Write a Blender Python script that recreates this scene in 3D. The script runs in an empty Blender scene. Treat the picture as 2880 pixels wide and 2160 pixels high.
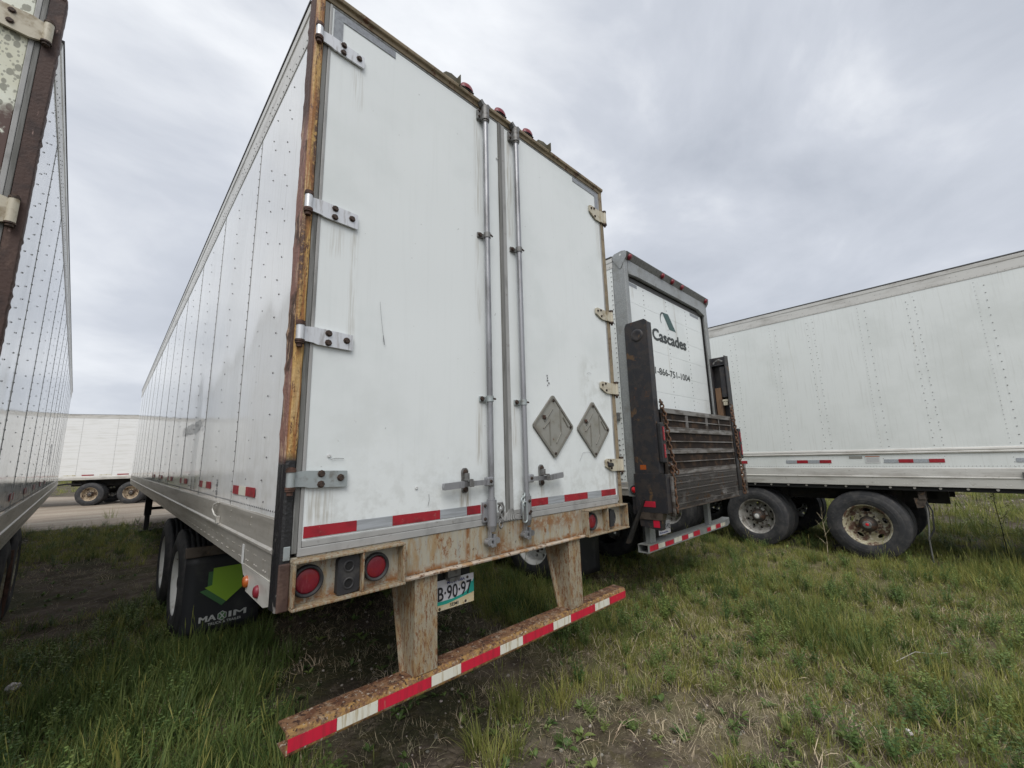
import bpy, math, random
import numpy as np
from mathutils import Vector, Matrix, noise

random.seed(7)
rng = np.random.default_rng(11)
R = math.radians
scene = bpy.context.scene
COL = scene.collection

# ---------------------------------------------------------------- camera
cam_data = bpy.data.cameras.new('camera')
cam_data.sensor_width = 36.0
cam_data.sensor_fit = 'HORIZONTAL'
cam_data.lens = 1167.4 / 2880 * 36
cam_data.clip_start = 0.05
cam_data.clip_end = 3000
cam = bpy.data.objects.new('camera', cam_data)
COL.objects.link(cam)
CAM = Vector((-0.554, -1.985, 1.642))
YAW, PITCH, ROLL = R(43.91), R(10.04), R(-1.51)
fw = Vector((math.sin(YAW) * math.cos(PITCH), math.cos(YAW) * math.cos(PITCH), math.sin(PITCH)))
r0 = Vector((math.cos(YAW), -math.sin(YAW), 0))
u0 = r0.cross(fw)
rt = r0 * math.cos(ROLL) + u0 * math.sin(ROLL)
up = -r0 * math.sin(ROLL) + u0 * math.cos(ROLL)
cam.matrix_world = Matrix(((rt.x, up.x, -fw.x, CAM.x), (rt.y, up.y, -fw.y, CAM.y),
                           (rt.z, up.z, -fw.z, CAM.z), (0, 0, 0, 1)))
scene.camera = cam

# ---------------------------------------------------------------- sky, sun, exposure
SUN_EL, SUN_AZ = R(50), R(222)           # azimuth from +Y towards +X: behind the camera, over its left shoulder
scene.view_settings.view_transform = 'Standard'
scene.view_settings.look = 'None'
scene.view_settings.exposure = 0.55
scene.view_settings.gamma = 1.0
scene.view_settings.use_curve_mapping = False

world = bpy.data.worlds.new('World')
scene.world = world
world.use_nodes = True
nt = world.node_tree
nt.nodes.clear()
N = nt.nodes.new
L = nt.links.new


def wmath(op, a, b=None, clamp=False):
    n = N('ShaderNodeMath'); n.operation = op; n.use_clamp = clamp
    for i, v in enumerate((a, b)):
        if v is None: continue
        if isinstance(v, (int, float)): n.inputs[i].default_value = v
        else: L(v, n.inputs[i])
    return n.outputs[0]


w_out = N('ShaderNodeOutputWorld')
nish = N('ShaderNodeTexSky'); nish.sky_type = 'NISHITA'; nish.sun_disc = False
nish.sun_elevation = SUN_EL; nish.sun_rotation = SUN_AZ
nish.dust_density = 3.0
bg1 = N('ShaderNodeBackground'); bg1.inputs['Strength'].default_value = 0.08
L(nish.outputs[0], bg1.inputs['Color'])
tc = N('ShaderNodeTexCoord')
sep = N('ShaderNodeSeparateXYZ'); L(tc.outputs['Generated'], sep.inputs[0])
cmb = N('ShaderNodeCombineXYZ'); L(sep.outputs[0], cmb.inputs[0]); L(sep.outputs[1], cmb.inputs[1])
L(wmath('POWER', wmath('MAXIMUM', sep.outputs[2], 0.0), 0.8), cmb.inputs[2])
mp = N('ShaderNodeMapping'); L(cmb.outputs[0], mp.inputs['Vector'])
mp.inputs['Rotation'].default_value = (R(18), R(-26), R(-40)); mp.inputs['Scale'].default_value = (0.88, 1.42, 2.2)
mp.inputs['Location'].default_value = (14.64, 17.09, 0)
n1 = N('ShaderNodeTexNoise'); L(mp.outputs[0], n1.inputs['Vector'])
n1.inputs['Scale'].default_value = 1.7; n1.inputs['Detail'].default_value = 7; n1.inputs['Roughness'].default_value = 0.55
n1.inputs['Distortion'].default_value = 0.35
n2 = N('ShaderNodeTexNoise'); L(mp.outputs[0], n2.inputs['Vector'])
n2.inputs['Scale'].default_value = 0.75; n2.inputs['Detail'].default_value = 2
cl = wmath('ADD', wmath('MULTIPLY', n1.outputs[0], 0.62), wmath('MULTIPLY', n2.outputs[0], 0.38))
ramp = N('ShaderNodeValToRGB')
ramp.color_ramp.elements[0].position = 0.36; ramp.color_ramp.elements[0].color = (0.40, 0.432, 0.492, 1)
ramp.color_ramp.elements[1].position = 0.64; ramp.color_ramp.elements[1].color = (0.81, 0.83, 0.862, 1)
e = ramp.color_ramp.elements.new(0.5); e.color = (0.535, 0.565, 0.625, 1)
L(cl, ramp.inputs[0])
# paler band low over the horizon
hz = N('ShaderNodeMapRange'); L(sep.outputs[2], hz.inputs['Value'])
hz.inputs['From Min'].default_value = 0.12; hz.inputs['From Max'].default_value = 0.0
hz.inputs['To Min'].default_value = 0.0; hz.inputs['To Max'].default_value = 0.55
mixh = N('ShaderNodeMixRGB'); L(hz.outputs[0], mixh.inputs['Fac']); L(ramp.outputs[0], mixh.inputs['Color1'])
mixh.inputs['Color2'].default_value = (0.80, 0.84, 0.88, 1)
bg2 = N('ShaderNodeBackground'); L(mixh.outputs[0], bg2.inputs['Color']); bg2.inputs['Strength'].default_value = 0.84
mixw = N('ShaderNodeMixShader'); mixw.inputs[0].default_value = 0.94
L(bg1.outputs[0], mixw.inputs[1]); L(bg2.outputs[0], mixw.inputs[2]); L(mixw.outputs[0], w_out.inputs['Surface'])

sun_d = bpy.data.lights.new('sun', 'SUN')
sun_d.energy = 1.5; sun_d.angle = R(40); sun_d.color = (1.0, 0.97, 0.93)
sun = bpy.data.objects.new('sun', sun_d); COL.objects.link(sun)
sdir = Vector((math.sin(SUN_AZ) * math.cos(SUN_EL), math.cos(SUN_AZ) * math.cos(SUN_EL), math.sin(SUN_EL)))
sun.rotation_euler = sdir.to_track_quat('Z', 'Y').to_euler()
sun.location = (-6, -8, 12)
scene.cycles.max_bounces = 6
scene.cycles.diffuse_bounces = 3
scene.cycles.glossy_bounces = 3
scene.cycles.transmission_bounces = 2
scene.cycles.transparent_max_bounces = 4


# ---------------------------------------------------------------- mesh helpers
class MB:
    def __init__(self): self.v = []; self.f = []; self.mi = []; self.sm = []

    def add(self, vs, fs, m=0, smooth=False):
        o = len(self.v); self.v += [tuple(p) for p in vs]
        for f in fs:
            self.f.append(tuple(i + o for i in f)); self.mi.append(m); self.sm.append(smooth)
        return self

    def box(self, x0, x1, y0, y1, z0, z1, m=0):
        vs = [(x, y, z) for x in (x0, x1) for y in (y0, y1) for z in (z0, z1)]
        return self.add(vs, [(0, 1, 3, 2), (4, 6, 7, 5), (0, 4, 5, 1), (2, 3, 7, 6), (0, 2, 6, 4), (1, 5, 7, 3)], m)

    def prism(self, poly, axis, a0, a1, m=0, smooth=False):
        # poly in the two remaining axes, in order
        def P(a, q):
            if axis == 0: return (a, q[0], q[1])
            if axis == 1: return (q[0], a, q[1])
            return (q[0], q[1], a)
        n = len(poly)
        vs = [P(a0, q) for q in poly] + [P(a1, q) for q in poly]
        fs = [(i, (i + 1) % n, (i + 1) % n + n, i + n) for i in range(n)]
        self.add(vs, fs, m, smooth)
        self.add(vs[:n], [tuple(range(n))], m); self.add(vs[n:], [tuple(range(n))], m)
        return self

    def cyl(self, p0, p1, r0, r1=None, n=12, m=0, caps=True, smooth=True):
        r1 = r0 if r1 is None else r1
        p0 = Vector(p0); p1 = Vector(p1); d = (p1 - p0).normalized()
        a = d.orthogonal().normalized(); b = d.cross(a)
        vs = []
        for p, r in ((p0, r0), (p1, r1)):
            for i in range(n):
                t = 2 * math.pi * i / n
                vs.append(p + a * (r * math.cos(t)) + b * (r * math.sin(t)))
        self.add(vs, [(i, (i + 1) % n, (i + 1) % n + n, i + n) for i in range(n)], m, smooth)
        if caps:
            self.add(vs[:n], [tuple(range(n))], m); self.add(vs[n:], [tuple(range(n))], m)
        return self

    def tube(self, path, r, n=8, m=0):
        path = [Vector(p) for p in path]
        vs = []; prev = None
        for k, p in enumerate(path):
            d = (path[min(k + 1, len(path) - 1)] - path[max(k - 1, 0)]).normalized()
            a = d.orthogonal().normalized() if prev is None else (prev - d * prev.dot(d)).normalized()
            prev = a; b = d.cross(a)
            rr = r[k] if isinstance(r, (list, tuple)) else r
            vs += [p + a * (rr * math.cos(2 * math.pi * i / n)) + b * (rr * math.sin(2 * math.pi * i / n)) for i in range(n)]
        fs = []
        for k in range(len(path) - 1):
            for i in range(n):
                j = (i + 1) % n
                fs.append((k * n + i, k * n + j, (k + 1) * n + j, (k + 1) * n + i))
        self.add(vs, fs, m, True)
        o = (len(path) - 1) * n
        self.add(vs[:n], [tuple(range(n))], m); self.add(vs[o:], [tuple(range(n))], m)
        return self

    def lathe(self, prof, o, axis, n=40, m=0, smooth=True):
        # prof: list of (h along axis, radius)
        o = Vector(o); d = Vector(axis).normalized(); a = d.orthogonal().normalized(); b = d.cross(a)
        vs = []
        for h, r in prof:
            vs += [o + d * h + a * (r * math.cos(2 * math.pi * i / n)) + b * (r * math.sin(2 * math.pi * i / n)) for i in range(n)]
        fs = []
        for k in range(len(prof) - 1):
            for i in range(n):
                j = (i + 1) % n
                fs.append((k * n + i, k * n + j, (k + 1) * n + j, (k + 1) * n + i))
        return self.add(vs, fs, m, smooth)

    def dome(self, c, nrm, r, h, n=6, m=0):
        c = Vector(c); d = Vector(nrm); a = d.orthogonal().normalized(); b = d.cross(a)
        vs = [c + a * (r * math.cos(2 * math.pi * i / n)) + b * (r * math.sin(2 * math.pi * i / n)) for i in range(n)]
        vs += [c + d * (h * .75) + a * (r * .62 * math.cos(2 * math.pi * i / n)) + b * (r * .62 * math.sin(2 * math.pi * i / n)) for i in range(n)]
        vs.append(c + d * h)
        fs = [(i, (i + 1) % n, (i + 1) % n + n, i + n) for i in range(n)] + [(n + i, n + (i + 1) % n, 2 * n) for i in range(n)]
        return self.add(vs, fs, m, True)

    def mesh(self, name, mats):
        me = bpy.data.meshes.new(name)
        me.from_pydata(self.v, [], self.f)
        for m in (mats if isinstance(mats, (list, tuple)) else [mats]): me.materials.append(m)
        me.polygons.foreach_set('material_index', self.mi)
        me.polygons.foreach_set('use_smooth', self.sm)
        import bmesh
        bm = bmesh.new(); bm.from_mesh(me)
        bmesh.ops.recalc_face_normals(bm, faces=bm.faces)
        bm.to_mesh(me); bm.free()
        me.update()
        return me

    def build(self, name, mats, parent=None, bev=0, loc=None, rot=None, kind=None):
        return link(name, self.mesh(name, mats), parent, bev, loc, rot, kind)


def link(name, me, parent=None, bev=0, loc=None, rot=None, kind=None):
    o = bpy.data.objects.new(name, me); COL.objects.link(o)
    if parent is not None: o.parent = parent
    if loc is not None: o.location = loc
    if rot is not None: o.rotation_euler = rot
    if kind: o['kind'] = kind
    if bev:
        b = o.modifiers.new('bevel', 'BEVEL'); b.width = bev; b.segments = 2; b.limit_method = 'ANGLE'; b.angle_limit = R(40)
        b.harden_normals = False
    return o


def thing(name, label, cat, loc=(0, 0, 0), rz=0, group=None):
    o = bpy.data.objects.new(name, None); COL.objects.link(o)
    o.empty_display_size = .3
    o.location = loc; o.rotation_euler = (0, 0, rz)
    return tag(o, label, cat, group)


def tag(o, label=None, cat=None, group=None, kind=None):
    if label: o['label'] = label
    if cat: o['category'] = cat
    if group: o['group'] = group
    if kind: o['kind'] = kind
    return o


def B(name, mat, parent, *boxes, bev=0, kind=None):
    mb = MB()
    for b in boxes: mb.box(*b)
    return mb.build(name, mat, parent, bev, kind=kind)


# ---------------------------------------------------------------- materials
MATS = {}


def M(name, base, rough=.5, metal=0.0, spec=.5, layers=(), bump=None, coat=0.0, transl=0.0, alpha=1.0, vary=0.0):
    m = bpy.data.materials.new(name); m.use_nodes = True
    t = m.node_tree; t.nodes.clear(); n_ = t.nodes.new; l_ = t.links.new
    out = n_('ShaderNodeOutputMaterial'); bs = n_('ShaderNodeBsdfPrincipled')
    bs.inputs['Metallic'].default_value = metal; bs.inputs['Roughness'].default_value = rough
    bs.inputs['Specular IOR Level'].default_value = spec
    if coat: bs.inputs['Coat Weight'].default_value = coat; bs.inputs['Coat Roughness'].default_value = .05
    tcn = n_('ShaderNodeTexCoord'); obj = tcn.outputs['Object']
    rgb = n_('ShaderNodeRGB'); rgb.outputs[0].default_value = (*base, 1)
    col = rgb.outputs[0]; ro = None

    def coords(stretch, off=0):
        mpn = n_('ShaderNodeMapping'); l_(obj, mpn.inputs['Vector'])
        mpn.inputs['Scale'].default_value = stretch; mpn.inputs['Location'].default_value = (off, off * .7, off * 1.3)
        return mpn.outputs[0]
    for k, ly in enumerate(layers):
        c = coords(ly.get('stretch', (1, 1, 1)), ly.get('off', k * 3.1))
        if ly.get('kind', 'noise') == 'noise':
            nn = n_('ShaderNodeTexNoise'); nn.inputs['Scale'].default_value = ly.get('scale', 5)
            nn.inputs['Detail'].default_value = ly.get('detail', 5); nn.inputs['Roughness'].default_value = ly.get('nr', .6)
            nn.inputs['Distortion'].default_value = ly.get('dist', 0)
            fac = nn.outputs[0]
        else:
            nn = n_('ShaderNodeTexVoronoi'); nn.inputs['Scale'].default_value = ly.get('scale', 5)
            if ly['kind'] == 'crack': nn.feature = 'DISTANCE_TO_EDGE'
            fac = nn.outputs['Distance']
        l_(c, nn.inputs['Vector'])
        mr = n_('ShaderNodeMapRange'); mr.interpolation_type = 'SMOOTHSTEP'; l_(fac, mr.inputs['Value'])
        mr.inputs['From Min'].default_value = ly.get('lo', .45); mr.inputs['From Max'].default_value = ly.get('hi', .6)
        mr.inputs['To Max'].default_value = ly.get('amt', 1.0)
        fac = mr.outputs[0]
        for axn, key in ((2, 'z'), (1, 'y'), (0, 'x')):
            if key in ly:
                sp = n_('ShaderNodeSeparateXYZ'); l_(obj, sp.inputs[0])
                src = sp.outputs[axn]
                if ly.get('edge', 0):
                    ad = n_('ShaderNodeMath'); ad.operation = 'MULTIPLY_ADD'; l_(nn.outputs[0], ad.inputs[0])
                    ad.inputs[1].default_value = ly['edge']; l_(src, ad.inputs[2]); src = ad.outputs[0]
                m2 = n_('ShaderNodeMapRange'); l_(src, m2.inputs['Value'])
                m2.inputs['From Min'].default_value = ly[key][0]; m2.inputs['From Max'].default_value = ly[key][1]
                mu = n_('ShaderNodeMath'); mu.operation = 'MULTIPLY'; l_(fac, mu.inputs[0]); l_(m2.outputs[0], mu.inputs[1])
                fac = mu.outputs[0]
        def mth(op, x_, y_):
            q = n_('ShaderNodeMath'); q.operation = op
            for i_, v_ in enumerate((x_, y_)):
                if isinstance(v_, (int, float)): q.inputs[i_].default_value = v_
                else: l_(v_, q.inputs[i_])
            return q.outputs[0]
        wins = ly.get('wins', [(1.0, ly['win'])] if 'win' in ly else [])
        if wins:
            sp = n_('ShaderNodeSeparateXYZ'); l_(obj, sp.inputs[0]); tot = None
            for am_, wn_ in wins:
                w_ = am_
                for axn, a_, b_, soft in wn_:
                    for f0, f1 in ((a_ - soft, a_ + soft), (b_ + soft, b_ - soft)):
                        m2 = n_('ShaderNodeMapRange'); l_(sp.outputs[axn], m2.inputs['Value'])
                        m2.inputs['From Min'].default_value = f0; m2.inputs['From Max'].default_value = f1
                        w_ = mth('MULTIPLY', m2.outputs[0], w_)
                tot = w_ if tot is None else mth('MAXIMUM', tot, w_)
            fac = mth('MULTIPLY', fac, tot)
        mx = n_('ShaderNodeMixRGB'); l_(fac, mx.inputs['Fac']); l_(col, mx.inputs['Color1'])
        mx.inputs['Color2'].default_value = (*ly['col'], 1); col = mx.outputs[0]
        if 'rough' in ly:
            mr2 = n_('ShaderNodeMix'); mr2.data_type = 'FLOAT'; l_(fac, mr2.inputs[0])
            if ro is None: mr2.inputs[2].default_value = rough
            else: l_(ro, mr2.inputs[2])
            mr2.inputs[3].default_value = ly['rough']; ro = mr2.outputs[0]
    if vary:
        oi = n_('ShaderNodeObjectInfo'); hs = n_('ShaderNodeHueSaturation'); l_(col, hs.inputs['Color'])
        mm = n_('ShaderNodeMapRange'); l_(oi.outputs['Random'], mm.inputs['Value'])
        mm.inputs['To Min'].default_value = 1 - vary; mm.inputs['To Max'].default_value = 1 + vary
        l_(mm.outputs[0], hs.inputs['Value'])
        m3 = n_('ShaderNodeMapRange'); l_(oi.outputs['Random'], m3.inputs['Value'])
        m3.inputs['To Min'].default_value = .5 + vary * .07; m3.inputs['To Max'].default_value = .5 - vary * .09
        l_(m3.outputs[0], hs.inputs['Hue'])
        col = hs.outputs[0]
    l_(col, bs.inputs['Base Color'])
    if ro is not None: l_(ro, bs.inputs['Roughness'])
    if bump:
        c = coords(bump.get('stretch', (1, 1, 1)), 9.0)
        bn = n_('ShaderNodeTexNoise'); bn.inputs['Scale'].default_value = bump['scale']; bn.inputs['Detail'].default_value = bump.get('detail', 4)
        l_(c, bn.inputs['Vector'])
        bp = n_('ShaderNodeBump'); bp.inputs['Strength'].default_value = bump.get('strength', .3)
        bp.inputs['Distance'].default_value = bump.get('dist', .01); l_(bn.outputs[0], bp.inputs['Height'])
        l_(bp.outputs[0], bs.inputs['Normal'])
    if transl:
        tr = n_('ShaderNodeBsdfTranslucent'); l_(col, tr.inputs['Color'])
        ms = n_('ShaderNodeMixShader'); ms.inputs[0].default_value = transl
        l_(bs.outputs[0], ms.inputs[1]); l_(tr.outputs[0], ms.inputs[2]); l_(ms.outputs[0], out.inputs['Surface'])
    else:
        l_(bs.outputs[0], out.inputs['Surface'])
    MATS[name] = m
    return m


RUST = (.115, .052, .024); RUST_D = (.045, .022, .013); OCHRE = (.36, .22, .075)
streak = dict(scale=6, stretch=(7, 7, .35), detail=4)
# glossy painted aluminium skin, with dust and streaks
M('skin_white', (.80, .815, .815), .09, spec=.55, layers=[
    dict(col=(.56, .56, .52), amt=.5, lo=.5, hi=.75, **streak),
    dict(col=(.50, .49, .44), amt=.6, lo=.40, hi=.7, scale=9, z=(1.9, 1.35), rough=.32),
    dict(col=(.62, .63, .62), amt=.5, lo=.5, hi=.7, scale=1.3, stretch=(1, 1, .5))],
  bump=dict(scale=2.2, strength=.12, dist=.02, stretch=(1, 1.2, .5), detail=1))
M('skin_white_dull', (.76, .79, .77), .34, spec=.45, layers=[
    dict(col=(.62, .64, .61), amt=.45, lo=.5, hi=.74, **streak),
    dict(col=(.42, .36, .25), amt=.35, lo=.62, hi=.78, scale=4, stretch=(5, 5, .2)),
    dict(col=(.60, .63, .60), amt=.5, lo=.45, hi=.7, scale=1.1)])
M('skin_far', (.78, .79, .78), .3, layers=[dict(col=(.60, .60, .56), amt=.7, lo=.45, hi=.75, scale=3, stretch=(.35, .35, 6)),
    dict(col=(.5, .48, .42), amt=.5, lo=.5, hi=.8, scale=2, z=(2.4, 1.2))])
def dr(x0, x1, z0, z1, amt): return (amt, ((0, x0, x1, .014), (2, z0, z1 - .0, .03)))
M('door_white', (.755, .79, .785), .36, spec=.4, layers=[
    dict(col=(.65, .68, .67), amt=.25, lo=.5, hi=.8, scale=5, stretch=(8, 8, .3)),
    dict(col=(.65, .69, .68), amt=.6, lo=.45, hi=.7, scale=1.4),
    dict(col=(.45, .43, .35), amt=.30, lo=.64, hi=.8, scale=7, stretch=(9, 9, .25)),
    dict(col=(.22, .22, .2), amt=.5, lo=.70, hi=.76, scale=26, detail=3),
    dict(col=(.46, .47, .44), amt=.4, lo=.45, hi=.65, scale=14, z=(1.75, 1.35)),
    dict(col=(.33, .29, .22), scale=9, stretch=(12, 12, .4), detail=3, lo=.40, hi=.62, wins=[
        dr(.915, .985, 1.36, 1.46, .9), dr(1.575, 1.63, 1.375, 1.46, .6), dr(1.045, 1.085, 1.62, 1.99, .6), dr(1.345, 1.385, 1.7, 1.99, .5), dr(1.05, 1.10, 3.25, 3.99, .4),
        dr(1.345, 1.395, 3.2, 3.99, .6), dr(1.05, 1.085, 2.5, 3.09, .35), dr(.20, .26, 3.55, 3.80, .35), dr(.12, .19, 2.66, 2.82, .3), dr(.235, .262, 2.2, 2.82, .5), dr(.08, .20, 1.38, 1.52, .5),
        dr(2.47, 2.53, 3.4, 3.80, .35), dr(2.42, 2.53, 1.36, 1.51, .5)]),
    dict(col=(.55, .57, .54), amt=.5, lo=.5, hi=.62, scale=2.5, nr=.7, wins=[(1, ((0, 2.12, 2.5, .05), (2, 2.0, 2.42, .05))), (.3, ((0, .1, .5, .1), (2, 1.4, 2.0, .2)))])],
  bump=dict(scale=260, strength=.05, dist=.002, detail=2))
M('door_spotted', (.70, .72, .62), .45, layers=[
    dict(col=(.52, .50, .34), amt=.6, lo=.45, hi=.65, scale=2.2),
    dict(kind='voronoi', col=(.23, .23, .18), amt=.9, lo=.40, hi=.33, scale=24, stretch=(1.2, 1, .7)), dict(kind='voronoi', col=(.25, .25, .2), amt=.8, lo=.34, hi=.28, scale=46, stretch=(1.2, 1, .8), off=7.7),
    dict(col=(.075, .035, .025), lo=.40, hi=.47, scale=7, z=(3.88, 3.76), edge=.5)])
M('aluminium', (.44, .42, .38), .42, metal=.35, layers=[
    dict(col=(.26, .245, .21), amt=.8, lo=.42, hi=.72, scale=5, stretch=(1, .25, 3)),
    dict(col=(.34, .31, .25), amt=.6, lo=.5, hi=.7, scale=22)],
  bump=dict(scale=60, strength=.08, dist=.003))
M('aluminium_light', (.62, .61, .57), .4, metal=.25, layers=[dict(col=(.42, .40, .36), amt=.8, lo=.45, hi=.7, scale=5, stretch=(1, .4, 2)),
    dict(col=(.30, .28, .24), amt=.5, lo=.6, hi=.75, scale=16)])
M('rivet', (.17, .17, .17), .45, metal=.3)
M('rivet_pale', (.34, .35, .34), .45, metal=.3)
M('seam', (.10, .10, .10), .7)
M('dark_under', (.018, .017, .016), .8, layers=[dict(col=(.05, .038, .028), lo=.5, hi=.75, scale=6)])
M('strap_white', (.66, .67, .68), .38, metal=.45, layers=[dict(col=(.36, .34, .32), amt=.8, lo=.5, hi=.72, scale=16, stretch=(3, 1, .5)),
    dict(col=(.16, .09, .05), amt=.7, lo=.68, hi=.8, scale=20)])
M('strap_zinc', (.40, .44, .44), .45, metal=.5, layers=[dict(col=(.24, .24, .22), lo=.5, hi=.7, scale=18)])
M('hinge_cream', (.50, .46, .36), .5, layers=[dict(col=(.27, .22, .14), lo=.48, hi=.7, scale=14), dict(col=RUST, lo=.66, hi=.74, scale=26)])
M('rod_steel', (.33, .335, .35), .42, metal=.55, layers=[dict(col=(.20, .20, .205), lo=.45, hi=.65, scale=9, stretch=(1, 1, .3)),
    dict(col=RUST, lo=.71, hi=.76, scale=12)])
M('cast_grey', (.20, .20, .195), .55, metal=.45, layers=[dict(col=(.10, .09, .08), lo=.45, hi=.7, scale=30)])
M('gasket', (.17, .17, .16), .6, layers=[dict(col=(.10, .10, .09), lo=.45, hi=.65, scale=8, stretch=(6, 6, .4)), dict(col=(.30, .30, .29), amt=.7, lo=.55, hi=.75, scale=5, stretch=(8, 8, .3))])
M('gasket_light', (.34, .34, .33), .5, layers=[dict(col=(.21, .21, .20), lo=.45, hi=.7, scale=6, stretch=(1, 1, .6)), dict(col=(.12, .10, .08), amt=.6, lo=.6, hi=.75, scale=18)])
M('bolt_rust', (.085, .055, .04), .7, metal=.3, layers=[dict(col=(.04, .03, .025), lo=.4, hi=.6, scale=60)])
M('rust_brown', (.10, .05, .035), .75, layers=[dict(col=RUST_D, lo=.42, hi=.6, scale=18), dict(col=(.22, .12, .06), lo=.6, hi=.75, scale=40)],
  bump=dict(scale=80, strength=.5, dist=.004))
M('sill_paint', (.36, .335, .265), .5, layers=[
    dict(col=(.30, .30, .27), lo=.45, hi=.7, scale=9, stretch=(3, 1, .6)),
    dict(col=(.30, .195, .085), amt=.8, lo=.46, hi=.63, scale=6, stretch=(2.6, 1, .6), nr=.75),
    dict(col=(.20, .085, .03), lo=.55, hi=.65, scale=13, stretch=(1.6, 1, .7), nr=.85),
    dict(col=(.22, .095, .03), lo=.40, hi=.56, scale=16, nr=.8, wins=[(1, ((2, 1.06, 1.088, .012),)), (.9, ((0, 1.12, 1.30, .05), (2, 1.06, 1.16, .03))), (.8, ((0, 1.38, 2.0, .08), (2, 1.16, 1.25, .03))), (.9, ((0, .955, .985, .01),)), (.8, ((0, .04, .55, .02), (2, 1.06, 1.105, .02)))]),
    dict(col=RUST_D, lo=.67, hi=.73, scale=22)],
  bump=dict(scale=55, strength=.25, dist=.003))
M('sill_flange', (.43, .37, .30), .55, layers=[dict(col=(.34, .21, .11), lo=.47, hi=.6, scale=14), dict(col=RUST, lo=.56, hi=.64, scale=30), dict(col=RUST_D, lo=.66, hi=.7, scale=50)])
M('bumper_post', (.30, .27, .20), .55, layers=[
    dict(col=(.28, .185, .085), amt=.85, lo=.44, hi=.62, scale=14, stretch=(1.8, 1.8, .6), nr=.8),
    dict(col=(.17, .075, .03), lo=.49, hi=.59, scale=34, stretch=(2.0, 2.0, .5), nr=.85),
    dict(col=RUST_D, lo=.66, hi=.72, scale=40)], bump=dict(scale=90, strength=.3, dist=.003))
M('bumper_rust', (.205, .11, .055), .7, layers=[
    dict(col=(.33, .27, .20), lo=.52, hi=.66, scale=11, nr=.75),
    dict(col=(.12, .052, .026), lo=.44, hi=.57, scale=14, nr=.75),
    dict(col=(.34, .20, .06), amt=.85, lo=.40, hi=.6, scale=34, y=(.012, -.008)),
    dict(col=(.05, .022, .013), lo=.54, hi=.60, scale=26, nr=.7, z=(.590, .597)), dict(col=(.42, .36, .29), lo=.60, hi=.66, scale=60), dict(col=RUST_D, lo=.58, hi=.64, scale=70)], bump=dict(scale=150, strength=.8, dist=.006))
M('post_rear', (.47, .29, .09), .6, layers=[
    dict(col=(.60, .50, .34), amt=.8, lo=.5, hi=.68, scale=3, stretch=(1, 1, .4)),
    dict(col=(.30, .13, .035), lo=.45, hi=.58, scale=9, stretch=(7, 7, .4), nr=.75),
    dict(col=(.10, .042, .022), lo=.535, hi=.59, scale=15, stretch=(3, 3, .7), nr=.9), dict(col=(.07, .03, .018), lo=.40, hi=.5, scale=24, nr=.85, wins=[(1, ((2, 2.95, 3.5, .2), (0, .018, .05, .006))), (1, ((2, 2.40, 2.85, .15), (0, -.02, .012, .006)))]),
    dict(col=(.017, .017, .018), lo=.0, hi=.1, scale=9, z=(1.70, 1.66), edge=.02, rough=.5),
    dict(col=(.12, .06, .04), lo=.60, hi=.68, scale=16, z=(1.5, 1.1))], bump=dict(scale=70, strength=.6, dist=.006))
M('post_side', (.235, .125, .10), .65, layers=[
    dict(col=(.065, .034, .022), lo=.50, hi=.56, scale=2.2, stretch=(1, 1, .7), nr=.65),
    dict(col=(.42, .29, .20), lo=.54, hi=.62, scale=9, stretch=(3, 3, .6), nr=.75),
    dict(col=(.075, .034, .022), lo=.0, hi=.1, scale=3, z=(3.35, 3.45), edge=.1),
    dict(col=(.014, .014, .016), lo=.0, hi=.1, scale=9, z=(1.70, 1.65), edge=.03, rough=.4),
    dict(col=(.20, .19, .18), lo=.58, hi=.66, scale=14, z=(1.5, 1.2))], bump=dict(scale=60, strength=.7, dist=.006))
M('post_brown', (.062, .034, .026), .7, layers=[dict(col=(.035, .02, .017), lo=.45, hi=.6, scale=6), dict(col=(.10, .06, .045), lo=.55, hi=.7, scale=12, stretch=(1, 1, .3)),
    dict(col=(.35, .24, .21), lo=.62, hi=.66, scale=7, stretch=(2, 2, .5))], bump=dict(scale=60, strength=.6, dist=.005))
M('guard_olive', (.085, .075, .045), .65, layers=[dict(col=(.16, .14, .09), lo=.5, hi=.65, scale=9)])
M('header_rust', (.26, .205, .13), .65, layers=[dict(col=(.20, .16, .10), lo=.45, hi=.6, scale=8), dict(col=RUST, lo=.56, hi=.64, scale=16, nr=.75), dict(col=(.10, .09, .075), lo=.6, hi=.7, scale=5)])
M('galvanised', (.36, .375, .37), .5, metal=.35, layers=[dict(kind='voronoi', col=(.27, .28, .28), amt=.6, lo=.2, hi=.6, scale=55), dict(col=(.22, .22, .20), amt=.8, lo=.5, hi=.7, scale=4), dict(col=(.17, .16, .14), amt=.5, lo=.6, hi=.75, scale=10)])
M('black_rusty', (.025, .025, .029), .5, layers=[
    dict(col=(.042, .036, .034), lo=.45, hi=.6, scale=12),
    dict(col=(.11, .066, .034), lo=.62, hi=.67, scale=4.5, nr=.7, dist=.4),
    dict(col=(.085, .045, .028), lo=.60, hi=.66, scale=14, nr=.75)], bump=dict(scale=70, strength=.4, dist=.004))
M('brown_steel', (.105, .085, .07), .5, metal=.3, layers=[dict(col=(.045, .034, .028), lo=.45, hi=.62, scale=9), dict(col=(.18, .11, .06), lo=.6, hi=.7, scale=16)])
M('worn_steel', (.25, .235, .225), .35, metal=.55, layers=[dict(col=(.10, .082, .07), lo=.42, hi=.6, scale=7, stretch=(.5, 1, 2)), dict(col=(.36, .35, .34), lo=.58, hi=.72, scale=5, stretch=(.6, 1, 2))])
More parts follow.
